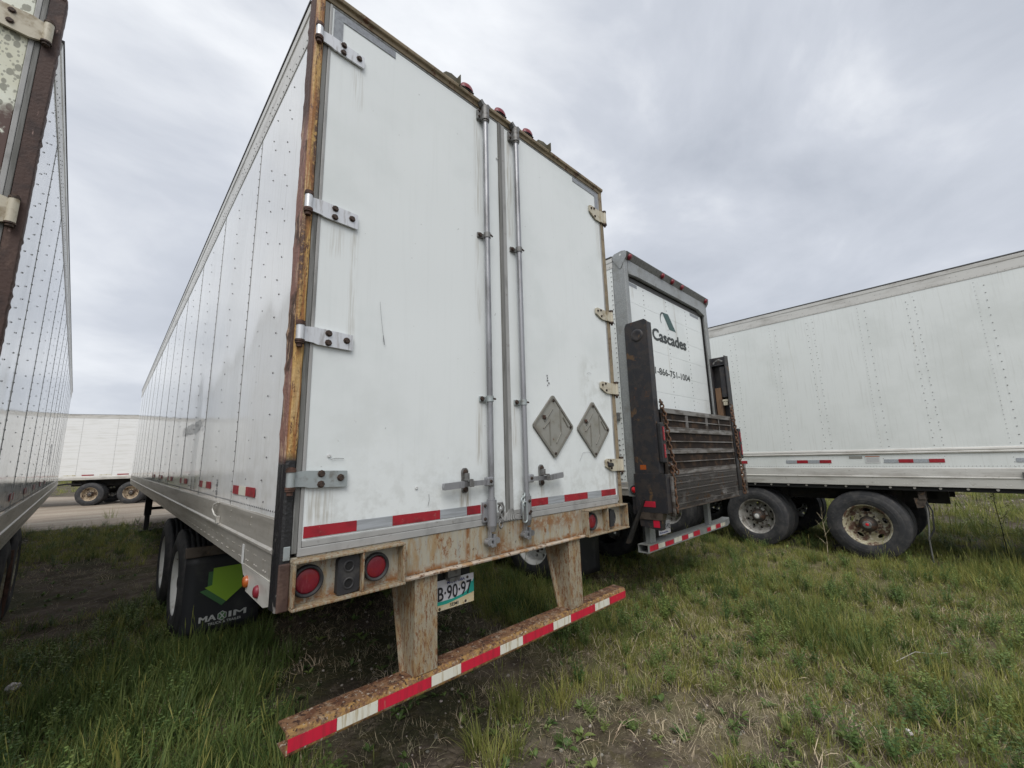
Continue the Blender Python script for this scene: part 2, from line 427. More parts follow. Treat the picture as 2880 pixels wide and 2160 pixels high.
M('tread_steel', (.06, .055, .052), .42, metal=.4, layers=[dict(col=(.30, .29, .28), amt=.8, lo=.54, hi=.74, scale=3.4, stretch=(.8, 1, 1.5)), dict(col=(.085, .05, .028), lo=.55, hi=.65, scale=10)])
M('grating', (.034, .026, .022), .65, metal=.2, layers=[dict(col=(.10, .062, .04), lo=.5, hi=.65, scale=7)])
M('chain_rust', (.15, .08, .045), .7, metal=.2, layers=[dict(col=(.07, .035, .022), lo=.45, hi=.6, scale=30)])
M('wood_brown', (.17, .10, .055), .8, layers=[dict(col=(.09, .055, .035), lo=.45, hi=.6, scale=8, stretch=(4, 4, .5))])
M('rubber', (.022, .022, .024), .62, layers=[dict(col=(.05, .048, .046), lo=.5, hi=.7, scale=12)])
M('tyre', (.026, .027, .030), .72, layers=[dict(col=(.058, .056, .055), lo=.42, hi=.68, scale=8), dict(col=(.10, .09, .075), amt=.5, lo=.55, hi=.75, scale=18)], bump=dict(scale=140, strength=.15, dist=.003))
M('rim_white', (.66, .66, .63), .45, layers=[dict(col=(.40, .37, .31), lo=.5, hi=.7, scale=7), dict(col=RUST, lo=.66, hi=.72, scale=16)])
M('rim_steel', (.40, .39, .365), .42, metal=.35, layers=[dict(col=(.20, .185, .16), lo=.45, hi=.65, scale=6), dict(col=(.07, .055, .045), amt=.8, lo=.52, hi=.66, scale=9)])
M('rim_rusty', (.34, .31, .21), .6, layers=[dict(col=(.50, .48, .40), lo=.52, hi=.64, scale=22), dict(col=(.11, .06, .04), lo=.47, hi=.57, scale=7, nr=.7), dict(col=(.065, .035, .025), lo=.58, hi=.66, scale=13)])
M('rim_cream', (.42, .34, .24), .6, layers=[dict(col=(.10, .06, .035), lo=.48, hi=.62, scale=6)])
M('hub_dark', (.05, .042, .036), .6, metal=.3, layers=[dict(col=(.10, .055, .035), lo=.5, hi=.62, scale=14)])
M('red_tape', (.33, .014, .025), .42, layers=[dict(col=(.21, .012, .02), lo=.45, hi=.65, scale=10), dict(col=(.32, .14, .12), amt=.7, lo=.58, hi=.70, scale=40, nr=.75), dict(col=(.45, .40, .36), amt=.8, lo=.68, hi=.72, scale=60)])
M('red_tape_bright', (.55, .016, .045), .4, layers=[dict(col=(.40, .02, .04), lo=.45, hi=.65, scale=9, stretch=(4, 1, .4)), dict(col=(.42, .24, .16), amt=.6, lo=.64, hi=.75, scale=30, stretch=(3, 1, .5))])
M('silver_tape', (.44, .47, .50), .3, metal=.2, layers=[dict(col=(.34, .36, .38), lo=.4, hi=.6, scale=90, stretch=(.05, 1, 1))])
M('white_tape', (.68, .67, .58), .45, layers=[dict(col=(.45, .38, .24), lo=.5, hi=.68, scale=14, stretch=(4, 1, .4)), dict(col=(.30, .18, .09), amt=.6, lo=.64, hi=.74, scale=30)])
M('grey_tape', (.28, .30, .32), .35, layers=[dict(col=(.22, .23, .25), lo=.4, hi=.6, scale=60)])
M('red_lens', (.17, .008, .02), .45, coat=.05, layers=[dict(col=(.20, .01, .015), lo=.45, hi=.6, scale=20), dict(col=(.30, .10, .10), amt=.5, lo=.58, hi=.72, scale=18, stretch=(3, 1, .5))])
M('red_lens_bright', (.62, .02, .03), .2, coat=.4)
M('amber_lens', (.36, .085, .015), .25, coat=.4)
M('placard', (.30, .295, .265), .42, metal=.2, layers=[dict(col=(.24, .23, .19), lo=.45, hi=.65, scale=7), dict(col=(.14, .07, .05), lo=.69, hi=.73, scale=16)])
M('placard_edge', (.185, .18, .155), .5, layers=[dict(col=(.17, .15, .13), lo=.5, hi=.65, scale=14)])
M('plate_white', (.62, .62, .65), .4, layers=[dict(col=(.40, .33, .20), amt=.7, lo=.55, hi=.7, scale=26)])
M('plate_cream', (.60, .50, .30), .45, layers=[dict(col=(.62, .56, .42), lo=.45, hi=.6, scale=30), dict(col=(.36, .25, .12), lo=.6, hi=.72, scale=50)])
M('plate_teal', (.02, .33, .26), .4)
M('ink_black', (.014, .015, .022), .5)
M('ink_blue', (.06, .07, .22), .5)
M('ink_grey', (.20, .205, .21), .5)
M('logo_dark', (.030, .036, .036), .45)
M('logo_green', (.035, .085, .078), .45)
M('flap_black', (.012, .013, .016), .55, layers=[dict(col=(.03, .03, .03), lo=.5, hi=.7, scale=6)])
M('flap_green', (.24, .42, .03), .5)
M('flap_green_dark', (.05, .14, .05), .5)
M('flap_white', (.42, .43, .42), .5)
M('sticker', (.62, .63, .62), .5)
M('paper', (.62, .58, .57), .7, layers=[dict(col=(.40, .36, .34), lo=.5, hi=.65, scale=30)])
M('hole_black', (.008, .008, .008), .9)


def mats(*k): return [MATS[i] for i in k]


# ---------------------------------------------------------------- small shared meshes
def bolt_mesh(r=.011, h=.012):
    mb = MB(); mb.lathe([(0, r * 1.5), (.003, r * 1.5), (.003, r), (h, r), (h, .0005)], (0, 0, 0), (0, -1, 0), n=8, smooth=False)
    return mb.mesh('bolt', MATS['bolt_rust'])


BOLT = bolt_mesh()
BOLT_S = bolt_mesh(.007, .009)


def text(name, body, mat, parent, loc, rot, height, width=None, bold=0.0, depth=.0012, fat=()):
    cu = bpy.data.curves.new(name, 'FONT'); cu.body = body; cu.size = 1.0; cu.offset = bold; cu.extrude = 0
    cu.resolution_u = 3
    o = bpy.data.objects.new(name, cu); COL.objects.link(o)
    dg = bpy.context.evaluated_depsgraph_get()
    me = bpy.data.meshes.new_from_object(o.evaluated_get(dg))
    bpy.data.objects.remove(o); bpy.data.curves.remove(cu)
    n = len(me.vertices); co = np.empty(n * 3); me.vertices.foreach_get('co', co); co = co.reshape(-1, 3)
    x0, x1 = co[:, 0].min(), co[:, 0].max(); y0, y1 = co[:, 1].min(), co[:, 1].max()
    sy = height / (y1 - y0); sx = sy if width is None else width / (x1 - x0)
    co[:, 0] = (co[:, 0] - x0) * sx; co[:, 1] = (co[:, 1] - y0) * sy; co[:, 2] = depth
    me.vertices.foreach_set('co', co.ravel()); me.update()
    if fat:      # heavier strokes: the same outline laid a few millimetres to each side
        fcs = [tuple(p.vertices) for p in me.polygons]; V = []; F = []
        for q, (fx, fy) in enumerate(((0, 0),) + tuple(fat)):
            F += [tuple(i + len(V) for i in f) for f in fcs]; V += [(c[0] + fx, c[1] + fy, depth + q * .00005) for c in co]
        bpy.data.meshes.remove(me); me = bpy.data.meshes.new(name); me.from_pydata(V, [], F)
    me.materials.clear(); me.materials.append(MATS[mat]); me.update()
    return link(name, me, parent, 0, loc, rot)


# ---------------------------------------------------------------- wheels
def disc_with_holes(mb, x, r_in, r_out, n_h, hole_r, hole_w=1.0, m=0, depth=.03):
    # a flat ring in the plane x=const with n_h real holes, each with a short inner wall
    rm = (r_in + r_out) / 2
    for k in range(n_h):
        a0 = 2 * math.pi * k / n_h; a1 = 2 * math.pi * (k + 1) / n_h; am = (a0 + a1) / 2
        bnd = []
        for t in range(6): bnd.append((r_out, a0 + (a1 - a0) * t / 6))
        for t in range(4): bnd.append((r_out + (r_in - r_out) * t / 4, a1))
        for t in range(6): bnd.append((r_in, a1 + (a0 - a1) * t / 6))
        for t in range(4): bnd.append((r_in + (r_out - r_in) * t / 4, a0))
        P = [(r * math.cos(a), r * math.sin(a)) for r, a in bnd]
        c = (rm * math.cos(am), rm * math.sin(am)); er = (math.cos(am), math.sin(am)); et = (-er[1], er[0])
        inn = []
        for p in P:
            d = (p[0] - c[0], p[1] - c[1]); dr = d[0] * er[0] + d[1] * er[1]; dt = d[0] * et[0] + d[1] * et[1]
            q = math.atan2(dt, dr)
            inn.append((c[0] + er[0] * hole_r * math.cos(q) + et[0] * hole_r * hole_w * math.sin(q),
                        c[1] + er[1] * hole_r * math.cos(q) + et[1] * hole_r * hole_w * math.sin(q)))
        n = len(P)
        vs = [(x, p[0], p[1]) for p in P] + [(x, p[0], p[1]) for p in inn] + [(x + depth, p[0], p[1]) for p in inn]
        mb.add(vs, [(i, (i + 1) % n, n + (i + 1) % n, n + i) for i in range(n)] +
               [(n + i, n + (i + 1) % n, 2 * n + (i + 1) % n, 2 * n + i) for i in range(n)], m)


def tyre_mesh(Rt=.505, w=.275):
    mb = MB(); rr = .288
    pr = [(.018, rr), (.006, rr + .012), (.0, rr + .05), (-.006 + .0, rr + .10), (.0, rr + .135), (.002, rr + .14), (.004, rr + .143), (.006, rr + .15), (.016, Rt - .02), (.026, Rt - .006), (.036, Rt)]
    gro = []
    x = .036; nb = 5; bw = (w - .072) / nb
    for k in range(nb):
        gro += [(x + .003, Rt), (x + bw - .009, Rt)]
        if k < nb - 1: gro += [(x + bw - .007, Rt - .014), (x + bw + .001, Rt - .014)]
        x += bw
    pr = pr + gro + [(w - a, r) for a, r in reversed(pr)]
    mb.lathe(pr, (0, 0, 0), (1, 0, 0), n=56)
    mb.lathe([(-.003, rr + .07), (-.0075, rr + .078), (-.003, rr + .086)], (0, 0, 0), (1, 0, 0), n=56)
    mb.lathe([(.012, rr + .152), (.006, rr + .158), (.014, rr + .164)], (0, 0, 0), (1, 0, 0), n=56)
    return mb.mesh('tyre', MATS['tyre'])


TYRE = tyre_mesh()
WHEEL_MESH = {}


def wheel_meshes(kind):
    if kind in WHEEL_MESH: return WHEEL_MESH[kind]
    mb = MB()
    mt = {'white': 'rim_white', 'steel': 'rim_steel', 'rusty': 'rim_rusty', 'cream': 'rim_cream'}[kind]
    mb.lathe([(.02, .284), (.008, .294), (.012, .300), (.02, .296), (.026, .288)], (0, 0, 0), (1, 0, 0), n=48)
    mb.lathe([(.010, .293), (.02, .278), (.05, .268), (.065, .262), (.15, .258), (.158, .25)], (0, 0, 0), (1, 0, 0), n=48)
    x = .158
    if kind in ('rusty',):
        disc_with_holes(mb, x, .165, .25, 5, .027, 1.7)
    else:
        disc_with_holes(mb, x, .165, .25, 10, .021, 1.0)
    mb.lathe([(x, .165), (x - .02, .155), (x - .026, .15), (x - .026, .09)], (0, 0, 0), (1, 0, 0), n=40)
    mb.lathe([(.26, .285), (.10, .285)], (0, 0, 0), (1, 0, 0), n=32)
    rim = mb.mesh('wheel', MATS[mt])
    hb = MB()
    hb.lathe([(x - .02, .115), (x - .05, .112), (x - .062, .098), (x - .10, .088), (x - .118, .076), (x - .124, .055)], (0, 0, 0), (1, 0, 0), n=28)
    c_ = .022 if kind == 'rusty' else .038
    hb.lathe([(x - .124, .055), (x - .126, .052), (x - .1255, c_)], (0, 0, 0), (1, 0, 0), n=28, m=2)
    hb.lathe([(x - .1255, c_), (x - .1275, c_ * .9), (x - .1275, .001)], (0, 0, 0), (1, 0, 0), n=28, m=1)
    for k in range(10):
        a = 2 * math.pi * k / 10
        hb.cyl((x - .024, .136 * math.cos(a), .136 * math.sin(a)), (x - .055, .136 * math.cos(a), .136 * math.sin(a)), .017, .013, 6, smooth=False)
    hub = hb.mesh('hub', [MATS['hub_dark'], MATS['red_lens_bright'] if kind == 'rusty' else (MATS['rim_white'] if kind == 'steel' else MATS['hub_dark']), MATS['cast_grey']])
    WHEEL_MESH[kind] = (rim, hub)
    return WHEEL_MESH[kind]


def wheel(root, x, y, z, kind, side=-1, spin=0.0, dual=True):
    rim, hub = wheel_meshes(kind)
    rot = (spin, 0, 0) if side < 0 else (spin, 0, math.pi)
    w = link('wheel', rim, root, 0, (x, y, z), rot)
    link('tyre', TYRE, w); link('hub', hub, w)
    if dual:
        link('tyre', TYRE, w, loc=(.31, 0, 0))
    return w


# ---------------------------------------------------------------- trailer shell
def panel_mesh(y0, y1, z0, z1, x, out, amp, seed, ny=12, nz=26):
    # one thin riveted sheet, very slightly dished so that reflections wander
    vs = []; fs = []
    for j in range(nz + 1):
        for i in range(ny + 1):
            u = i / ny; v = j / nz; y = y0 + (y1 - y0) * u; z = z0 + (z1 - z0) * v
            pin = min(1, 5 * min(u, 1 - u)) * min(1, 8 * min(v, 1 - v))
            d = noise.noise(Vector((y * 1.9 + seed, z * .9, seed * 3.7))) + .55 * noise.noise(Vector((y * 3.6, z * 2.1 + seed, 5.1)))
            lowz = 1.3 - .9 * v
            vs.append((x + out * (amp * d * (.25 + .75 * pin) * lowz), y, z))
    for j in range(nz):
        for i in range(ny):
            a = j * (ny + 1) + i; fs.append((a, a + 1, a + ny + 2, a + ny + 1))
    mb = MB(); mb.add(vs, fs, 0, True)
    # returned edge so that the sheet has thickness
    t = -out * .004
    for (ya, yb) in ((y0, y0), (y1, y1)):
        mb.add([(x, ya, z0), (x, ya, z1), (x + t, ya, z1), (x + t, ya, z0)], [(0, 1, 2, 3)])
    return mb


def shell(root, W, Ln, zr, zrt, ztr, zt, seams, skin, amp, detail_side, rail='aluminium', rear_y=.06, rivets='rivet', gap=.0025, other=True):
    """body, side sheets, rails, roof. detail_side: -1 left, +1 right (the side the photograph shows)"""
    B('body', MATS['seam'], root, (.012, W - .012, rear_y, Ln - .02, zr + .06, zt - .03))
    B('floor', MATS['dark_under'], root, (.03, W - .03, .08, Ln - .03, zr - .02, zr + .055))
    mb = MB(); mb.prism([(0.0, zt - .02), (.03, zt + .004), (W / 2, zt + .03), (W - .03, zt + .004), (W, zt - .02)], 1, .03, Ln - .01)
    mb.build('roof', MATS['aluminium_light'], root)
    B('front_wall', MATS[skin], root, (0.0, W, Ln - .019, Ln, zr + .02, zt - .021), bev=.01)
    for side in (-1, 1):
        det = side == detail_side
        if not det and not other: continue
        x = 0.0 if side < 0 else W
        ys = [rear_y + .03] + list(seams) + [Ln - .03]
        for k in range(len(ys) - 1):
            mbp = panel_mesh(ys[k] + gap, ys[k + 1] - gap, zrt - .03, ztr + .03, x, side, amp if det else .001, k * 1.37 + side,
                             *((12, 26) if det else (4, 6)))
            mbp.build('side_panel', MATS[skin], root)
        # lower rail: extruded section with a ridge
        s = side
        def X(d): return x + s * d
        zm = (zr + zrt) / 2
        prof = [(X(-.03), zr), (X(.006), zr), (X(.010), zm - .012), (X(.020), zm - .004), (X(.020), zm + .006), (X(.010), zm + .014), (X(.006), zrt - .004), (X(.002), zrt + .004), (X(-.03), zrt + .004)]
        mb = MB(); mb.prism(prof, 1, rear_y + .02, Ln - .012); mb.build('bottom_rail', MATS[rail], root)
        prof = [(X(-.03), ztr), (X(.004), ztr), (X(.006), ztr + .012), (X(.006), zt - .06), (X(.012), zt - .055), (X(.014), zt - .01), (X(.004), zt + .004), (X(-.03), zt + .004)]
        mb = MB(); mb.prism(prof, 1, rear_y + .02, Ln - .012); mb.build('top_rail', MATS['aluminium_light'], root)
        B('roof_edge', MATS['seam'], root, (min(X(.0), X(.018)), max(X(.0), X(.018)), rear_y + .02, Ln - .011, zt + .0045, zt + .016))
        if not det: continue
        rv = MB(); nrm = (side, 0, 0)
        xo = x + side * .0006
        def col(y, z0, z1, st, r=.0052):
            z = z0
            while z < z1: rv.dome((xo, y, z), nrm, r, .005); z += st
        if gap:
            for yy in seams:
                if yy < Ln - .1: B('seam_strip', MATS['gasket'], root, (min(x, x + side * .0022), max(x, x + side * .0022), yy - .0024, yy + .0024, zrt + .005, ztr - .001))
        for k in range(len(ys) - 1):
            yy = ys[k]
            if k > 0 and yy < 13: col(yy + .012, zrt + .02, ztr - .02, .06)
            wd = ys[k + 1] - ys[k]
            if yy < 9:
                for fr in ((.5,) if k else (.28, .62)):
                    col(yy + wd * fr - .03, zrt + .06, ztr - .03, .21); col(yy + wd * fr + .03, zrt + .16, ztr - .03, .21)
        y = rear_y + .06
        while y < 8.5:
            rv.dome((xo, y, zrt + .028), nrm, .0052, .004); y += .036
        y = rear_y + .06
        xt = x + side * .006
        while y < 11:
            rv.dome((xt, y, ztr + .022), nrm, .005, .004)
            if int(y * 10) % 4 == 0: rv.dome((xt, y, ztr + .085), nrm, .006, .004)
            y += .062
        rv.build('rivet_rows', MATS[rivets], root, kind='stuff')
        rb = MB(); xr = x + side * .0085
        y = rear_y + .12
        while y < 9:
            for dz, dy in ((.055, 0), (.055, .035), (.10, .01), (.10, .045)): rb.dome((x + side * .0072, y + dy, zr - .02 + dz), nrm, .0062, .004)
            if int(y / .16) % 3 == 0:
                for dz in (.17, .205, .24): rb.dome((x + side * .0065, y, zr + dz), nrm, .007, .004)
            y += .16
        rb.build('rail_rivets', MATS[rail], root, kind='stuff')


def running_gear(root, W, axles, kinds, zr, sides=(-1, 1), near=-1, inset=.03, ztyre=.5):
    y0 = min(axles) - .75; y1 = max(axles) + .9
    B('slider_frame', MATS['dark_under'], root, (.62, .74, y0, y1, zr - .28, zr - .02), (W - .74, W - .62, y0, y1, zr - .28, zr - .02),
      *[(.62, W - .62, y, y + .08, zr - .22, zr - .06) for y in (y0 + .1, (y0 + y1) / 2, y1 - .2)])
    for k, y in enumerate(axles):
        MB().cyl((.1, y, ztyre), (W - .1, y, ztyre), .065, n=14).build('axle', MATS['dark_under'], root)
        for s in sides:
            kd = kinds[k] if s == near else 'white'
            wheel(root, inset if s < 0 else W - inset, y, ztyre, kd, s, spin=k * .37 + .2)
        for xx in (.55, W - .67):
            mb = MB(); mb.box(xx, xx + .12, y - .45, y + .42, ztyre + .06, ztyre + .16); mb.cyl((xx + .06, y + .3, ztyre + .12), (xx + .06, y + .3, zr - .1), .11, n=14)
            mb.build('suspension', MATS['dark_under'], root)


def landing_gear(root, W, y, zr, xs):
    for x in xs:
        mb = MB(); mb.box(x - .07, x + .07, y - .07, y + .07, .42, zr - .02); mb.box(x - .05, x + .05, y - .05, y + .05, .06, .42)
        g = mb.build('landing_leg', MATS['dark_under'], root, bev=.006)
        B('foot', MATS['dark_under'], g, (x - .13, x + .13, y - .13, y + .13, .0, .06), bev=.01)
    B('cross_brace', MATS['dark_under'], root, (xs[0], xs[1], y - .02, y + .02, .55, .62))


# =================================================================== the near trailer in the middle
W = 2.59
SEAM = [1.05 + 1.266 * k for k in range(12)]
main = thing('box_trailer', 'white box trailer in the middle with closed rear doors and rusty bumper', 'trailer', (0, 0, 0))
shell(main, W, 16.15, 1.138, 1.404, 3.885, 4.115, SEAM, 'skin_white', .0042, -1)
running_gear(main, W, (3.55, 4.87), ('white', 'white'), 1.138)
landing_gear(main, W, 12.6, 1.13, (.3, 2.29))

# --- corner posts: flange on the side, flange on the rear
zz = [1.045 + .0331 * k for k in range(94)]
vs = []; fs = []
for k, z in enumerate(zz):      # side flange, its outer lip flaked and ragged
    j = .004 * noise.noise(Vector((0, 5, z * 7))) + .008 * max(0, noise.noise(Vector((3, 2, z * 19)))) if z > 1.7 else 0
    for p in ((-.004, -.004), (-.011, .012), (-.009 - j * .6, .035), (-.011, .050), (-.012 - j, .082 + j), (-.004, .094 + j), (.02, .094)): vs.append((p[0], p[1], z))
for k in range(len(zz) - 1):
    for i in range(6): a = k * 7 + i; fs.append((a, a + 1, a + 8, a + 7))
MB().add(vs, fs).build('corner_post', mats('post_side'), main)
zz = [1.06 + .05 * k for k in range(62)]
vs = []; fs = []
for k, z in enumerate(zz):      # rear flange with a ragged, flaking inner edge
    j = .003 * noise.noise(Vector((0, 0, z * 9))) + .004 * noise.noise(Vector((3, 0, z * 27)))
    for p in ((-.006, .004), (-.006, -.010), (.004, -.016), (.030 + j, -.014), (.036 + j, -.006), (.036, .004)): vs.append((p[0], p[1], z))
for k in range(len(zz) - 1):
    for i in range(5): a = k * 6 + i; fs.append((a, a + 1, a + 7, a + 6))
MB().add(vs, fs).build('corner_post', mats('post_rear'), main)
B('corner_post', MATS['header_rust'], main, (W - .036, W + .006, -.014, .09, 1.06, 4.13), bev=.004)
# --- door gaskets
B('door_gasket', MATS['gasket'], main, (.037, .060, -.007, .05, 1.265, 4.09), bev=.003)
B('door_gasket', MATS['gasket_light'], main, (.061, .076, -.010, .05, 1.27, 4.09), bev=.003)
B('door_gasket', MATS['gasket_light'], main, (2.532, 2.553, -.008, .05, 1.265, 4.09), bev=.003)
B('door_gasket', MATS['gasket_light'], main, (.061, 2.53, -.011, .05, 1.250, 1.285), bev=.003)
B('door_gasket', MATS['gasket_light'], main, (.077, 2.53, -.0085, .05, 1.286, 1.313), bev=.003)
B('door_gasket', MATS['gasket'], main, (.077, 2.53, -.008, .05, 4.078, 4.094), bev=.003)
B('centre_seal', MATS['gasket'], main, (1.268, 1.296, -.020, .05, 1.262, 4.085), bev=.006)
B('centre_seal', MATS['gasket_light'], main, (1.299, 1.333, -.012, .05, 1.262, 4.085), bev=.004)
mb = MB()
for k in range(7):
    a = -1.1 + k * .36
    mb.prism([(1.30 + .02 * math.sin(a), 1.325), (1.30 + .062 * math.sin(a) - .006, 1.262), (1.30 + .062 * math.sin(a) + .009, 1.258)], 1, -.022, -.004)
mb.build('seal_end', MATS['gasket_light'], main)


# --- doors
def dish_panel(x0, x1, z0, z1, y, amp, seed):
    vs = []; fs = []; nx, nz = 16, 30
    for j in range(nz + 1):
        for i in range(nx + 1):
            u = i / nx; v = j / nz
            e = min(1, 6 * min(u, 1 - u, v, 1 - v))
            vs.append((x0 + (x1 - x0) * u, y - amp * e * noise.noise(Vector((u * 3 + seed, v * 6, seed))), z0 + (z1 - z0) * v))
    for j in range(nz):
        for i in range(nx):
            a = j * (nx + 1) + i; fs.append((a, a + 1, a + nx + 2, a + nx + 1))
    mb = MB(); mb.add(vs, fs, 0, True)
    for q in (((x0, z0), (x1, z0)), ((x1, z0), (x1, z1)), ((x1, z1), (x0, z1)), ((x0, z1), (x0, z0))):
        mb.add([(q[0][0], y, q[0][1]), (q[1][0], y, q[1][1]), (q[1][0], .045, q[1][1]), (q[0][0], .045, q[0][1])], [(0, 1, 2, 3)])
    return mb


door_l = dish_panel(.0765, 1.266, 1.3135, 4.0775, -.006, .0045, 1.3).build('door', MATS['door_white'], main)
door_r = dish_panel(1.335, 2.5315, 1.3135, 4.0775, -.006, .0045, 7.9).build('door', MATS['door_white'], main)
YD = -.0085     # plane just proud of the doors


def tape_run(parent, xs, cols, z0, z1, y, name='reflective_tape', t=.0012):
    for k, c in enumerate(cols):
        B(name, MATS[c], parent, (xs[k] + .0006, xs[k + 1] - .0006, y - t, y, z0, z1))


tape_run(door_l, (.072 + .008, .315, .497, .779, .962, 1.064), ('red_tape', 'silver_tape', 'red_tape', 'silver_tape', 'red_tape'), 1.323, 1.371, YD)
tape_run(door_r, (1.487, 1.664, 1.842, 2.12, 2.303, 2.509), ('red_tape', 'silver_tape', 'red_tape', 'silver_tape', 'red_tape'), 1.319, 1.367, YD)
for parent_, pts_, r_ in ((door_l, ((.395, 2.47), (.405, 2.38), (.418, 2.29), (.42, 2.255)), .0008), (door_l, ((.418, 2.29), (.424, 2.262), (.426, 2.24)), .0018), (door_l, ((.70, 1.40), (.707, 1.43), (.705, 1.46)), .0012),
                          (door_r, ((2.04, 1.60), (2.09, 1.665), (2.15, 1.67), (2.20, 1.66)), .0008), (door_l, ((.18, 1.655), (.20, 1.66), (.24, 1.658)), .0012), (door_r, ((2.2, 2.30), (2.22, 2.315), (2.26, 2.31)), .0008)):
    mb = MB(); mb.tube([(a_, -.0118, b_) for a_, b_ in pts_], r_, 5); mb.build('scratch', MATS['ink_grey'], parent_)
for x_, z_ in ((.63, 1.498), (1.255, 3.78), (.172, 1.672)):
    mb = MB(); mb.lathe([(0, .008), (.003, .008), (.003, .004), (.001, .001)], (x_, -.0095, z_), (0, -1, 0), n=10); mb.build('rivet_hole', MATS['sticker'], door_l)
B('corner_mark', MATS['grey_tape'], door_l, (.084, .447, YD - .0012, YD, 4.026, 4.074), (.084, .134, YD - .0012, YD, 3.866, 4.025))
B('corner_mark', MATS['grey_tape'], door_r, (2.156, 2.528, YD - .0012, YD, 4.034, 4.074), (2.482, 2.528, YD - .0012, YD, 3.90, 4.033))
mb = MB()
for k, (w0, w1) in enumerate(((0, .012), (.004, .014), (0, .016), (.016, .03), (.003, .012))): mb.box(1.703 + w0, 1.703 + w1, YD - .0012, YD, 2.222 - k * .018, 2.233 - k * .018)
mb.build('worn_print', MATS['ink_grey'], door_r, kind='stuff')

# --- strap hinges of the left door
for k, (za, zb, mt) in enumerate(((3.802, 3.88, 'strap_white'), (2.826, 2.912, 'strap_white'), (2.178, 2.262, 'strap_white'), (1.530, 1.608, 'strap_zinc'))):
    mb = MB()
    zc = (za + zb) / 2
    mb.prism([(.028, zb - .004), (.07, zb), (.085, zb), (.253, zb - .006), (.255, zb - .010), (.255, za + .004), (.251, za), (.09, za + .004), (.07, za + .010), (.028, za + .012)], 1, -.0225, -.0125)
    h = mb.build('hinge', MATS[mt], main, bev=.002)
    MB().cyl((.010, -.030, za + .012), (.010, -.030, zb - .004), .0175, n=16).build('barrel', MATS[mt], h)
    pn = MB(); pn.cyl((.010, -.030, za + .01), (.010, -.030, zb), .008, n=8)
    for z, d in ((zb - .004, 1), (za + .012, -1)):
        pn.cyl((.010, -.030, z), (.010, -.030, z + d * .010), .021, n=14); pn.cyl((.010, -.030, z + d * .011), (.010, -.030, z + d * .018), .019, n=14)
        pn.cyl((.010, -.030, z + d * .018), (.010, -.030, z + d * (.034 if d < 0 else .022)), .013, n=8)
    pn.build('pin', MATS['rust_brown'], h)
    for bx, bz in ((.138, zc + .024), (.138, zc - .022), (.224, zc + .003)):
        link('bolt', BOLT, h, loc=(bx, -.0225, bz))
# --- hinges of the right door
for za, zb in ((3.785, 3.90), (2.822, 2.915), (2.160, 2.258), (1.510, 1.612)):
    mb = MB(); zm = (za + zb) / 2
    mb.prism([(2.372, zb - .012), (2.40, zb), (2.535, zb - .004), (2.535, za), (2.46, za), (2.372, zm - .01)], 1, -.022, -.012)
    mb.prism([(2.5355, zb - .004), (2.585, zb - .004), (2.585, za), (2.5355, za)], 1, -.030, -.018)
    h = mb.build('hinge', MATS['hinge_cream'], main, bev=.002)
    MB().cyl((2.598, -.028, za), (2.598, -.028, zb - .004), .017, n=14).build('barrel', MATS['hinge_cream'], h)
    pn = MB(); pn.cyl((2.598, -.028, za - .01), (2.598, -.028, zb + .005), .008, n=8); pn.cyl((2.598, -.028, zb - .003), (2.598, -.028, zb + .014), .020, n=12); pn.cyl((2.598, -.028, za - .001), (2.598, -.028, za - .014), .020, n=12); pn.cyl((2.598, -.028, za - .014), (2.598, -.028, za - .03), .010, n=8)
    pn.build('pin', MATS['bolt_rust'], h)
    for bx, bz in ((2.40, zb - .03), (2.445, zb - .016), (2.452, za + .026)):
        link('bolt', BOLT_S, h, loc=(bx, -.022, bz))
mb = MB(); mb.cyl((2.415, -.022, 1.562), (2.415, -.06, 1.562), .020, .016, 14); mb.build('door_bumper', MATS['rubber'], main)

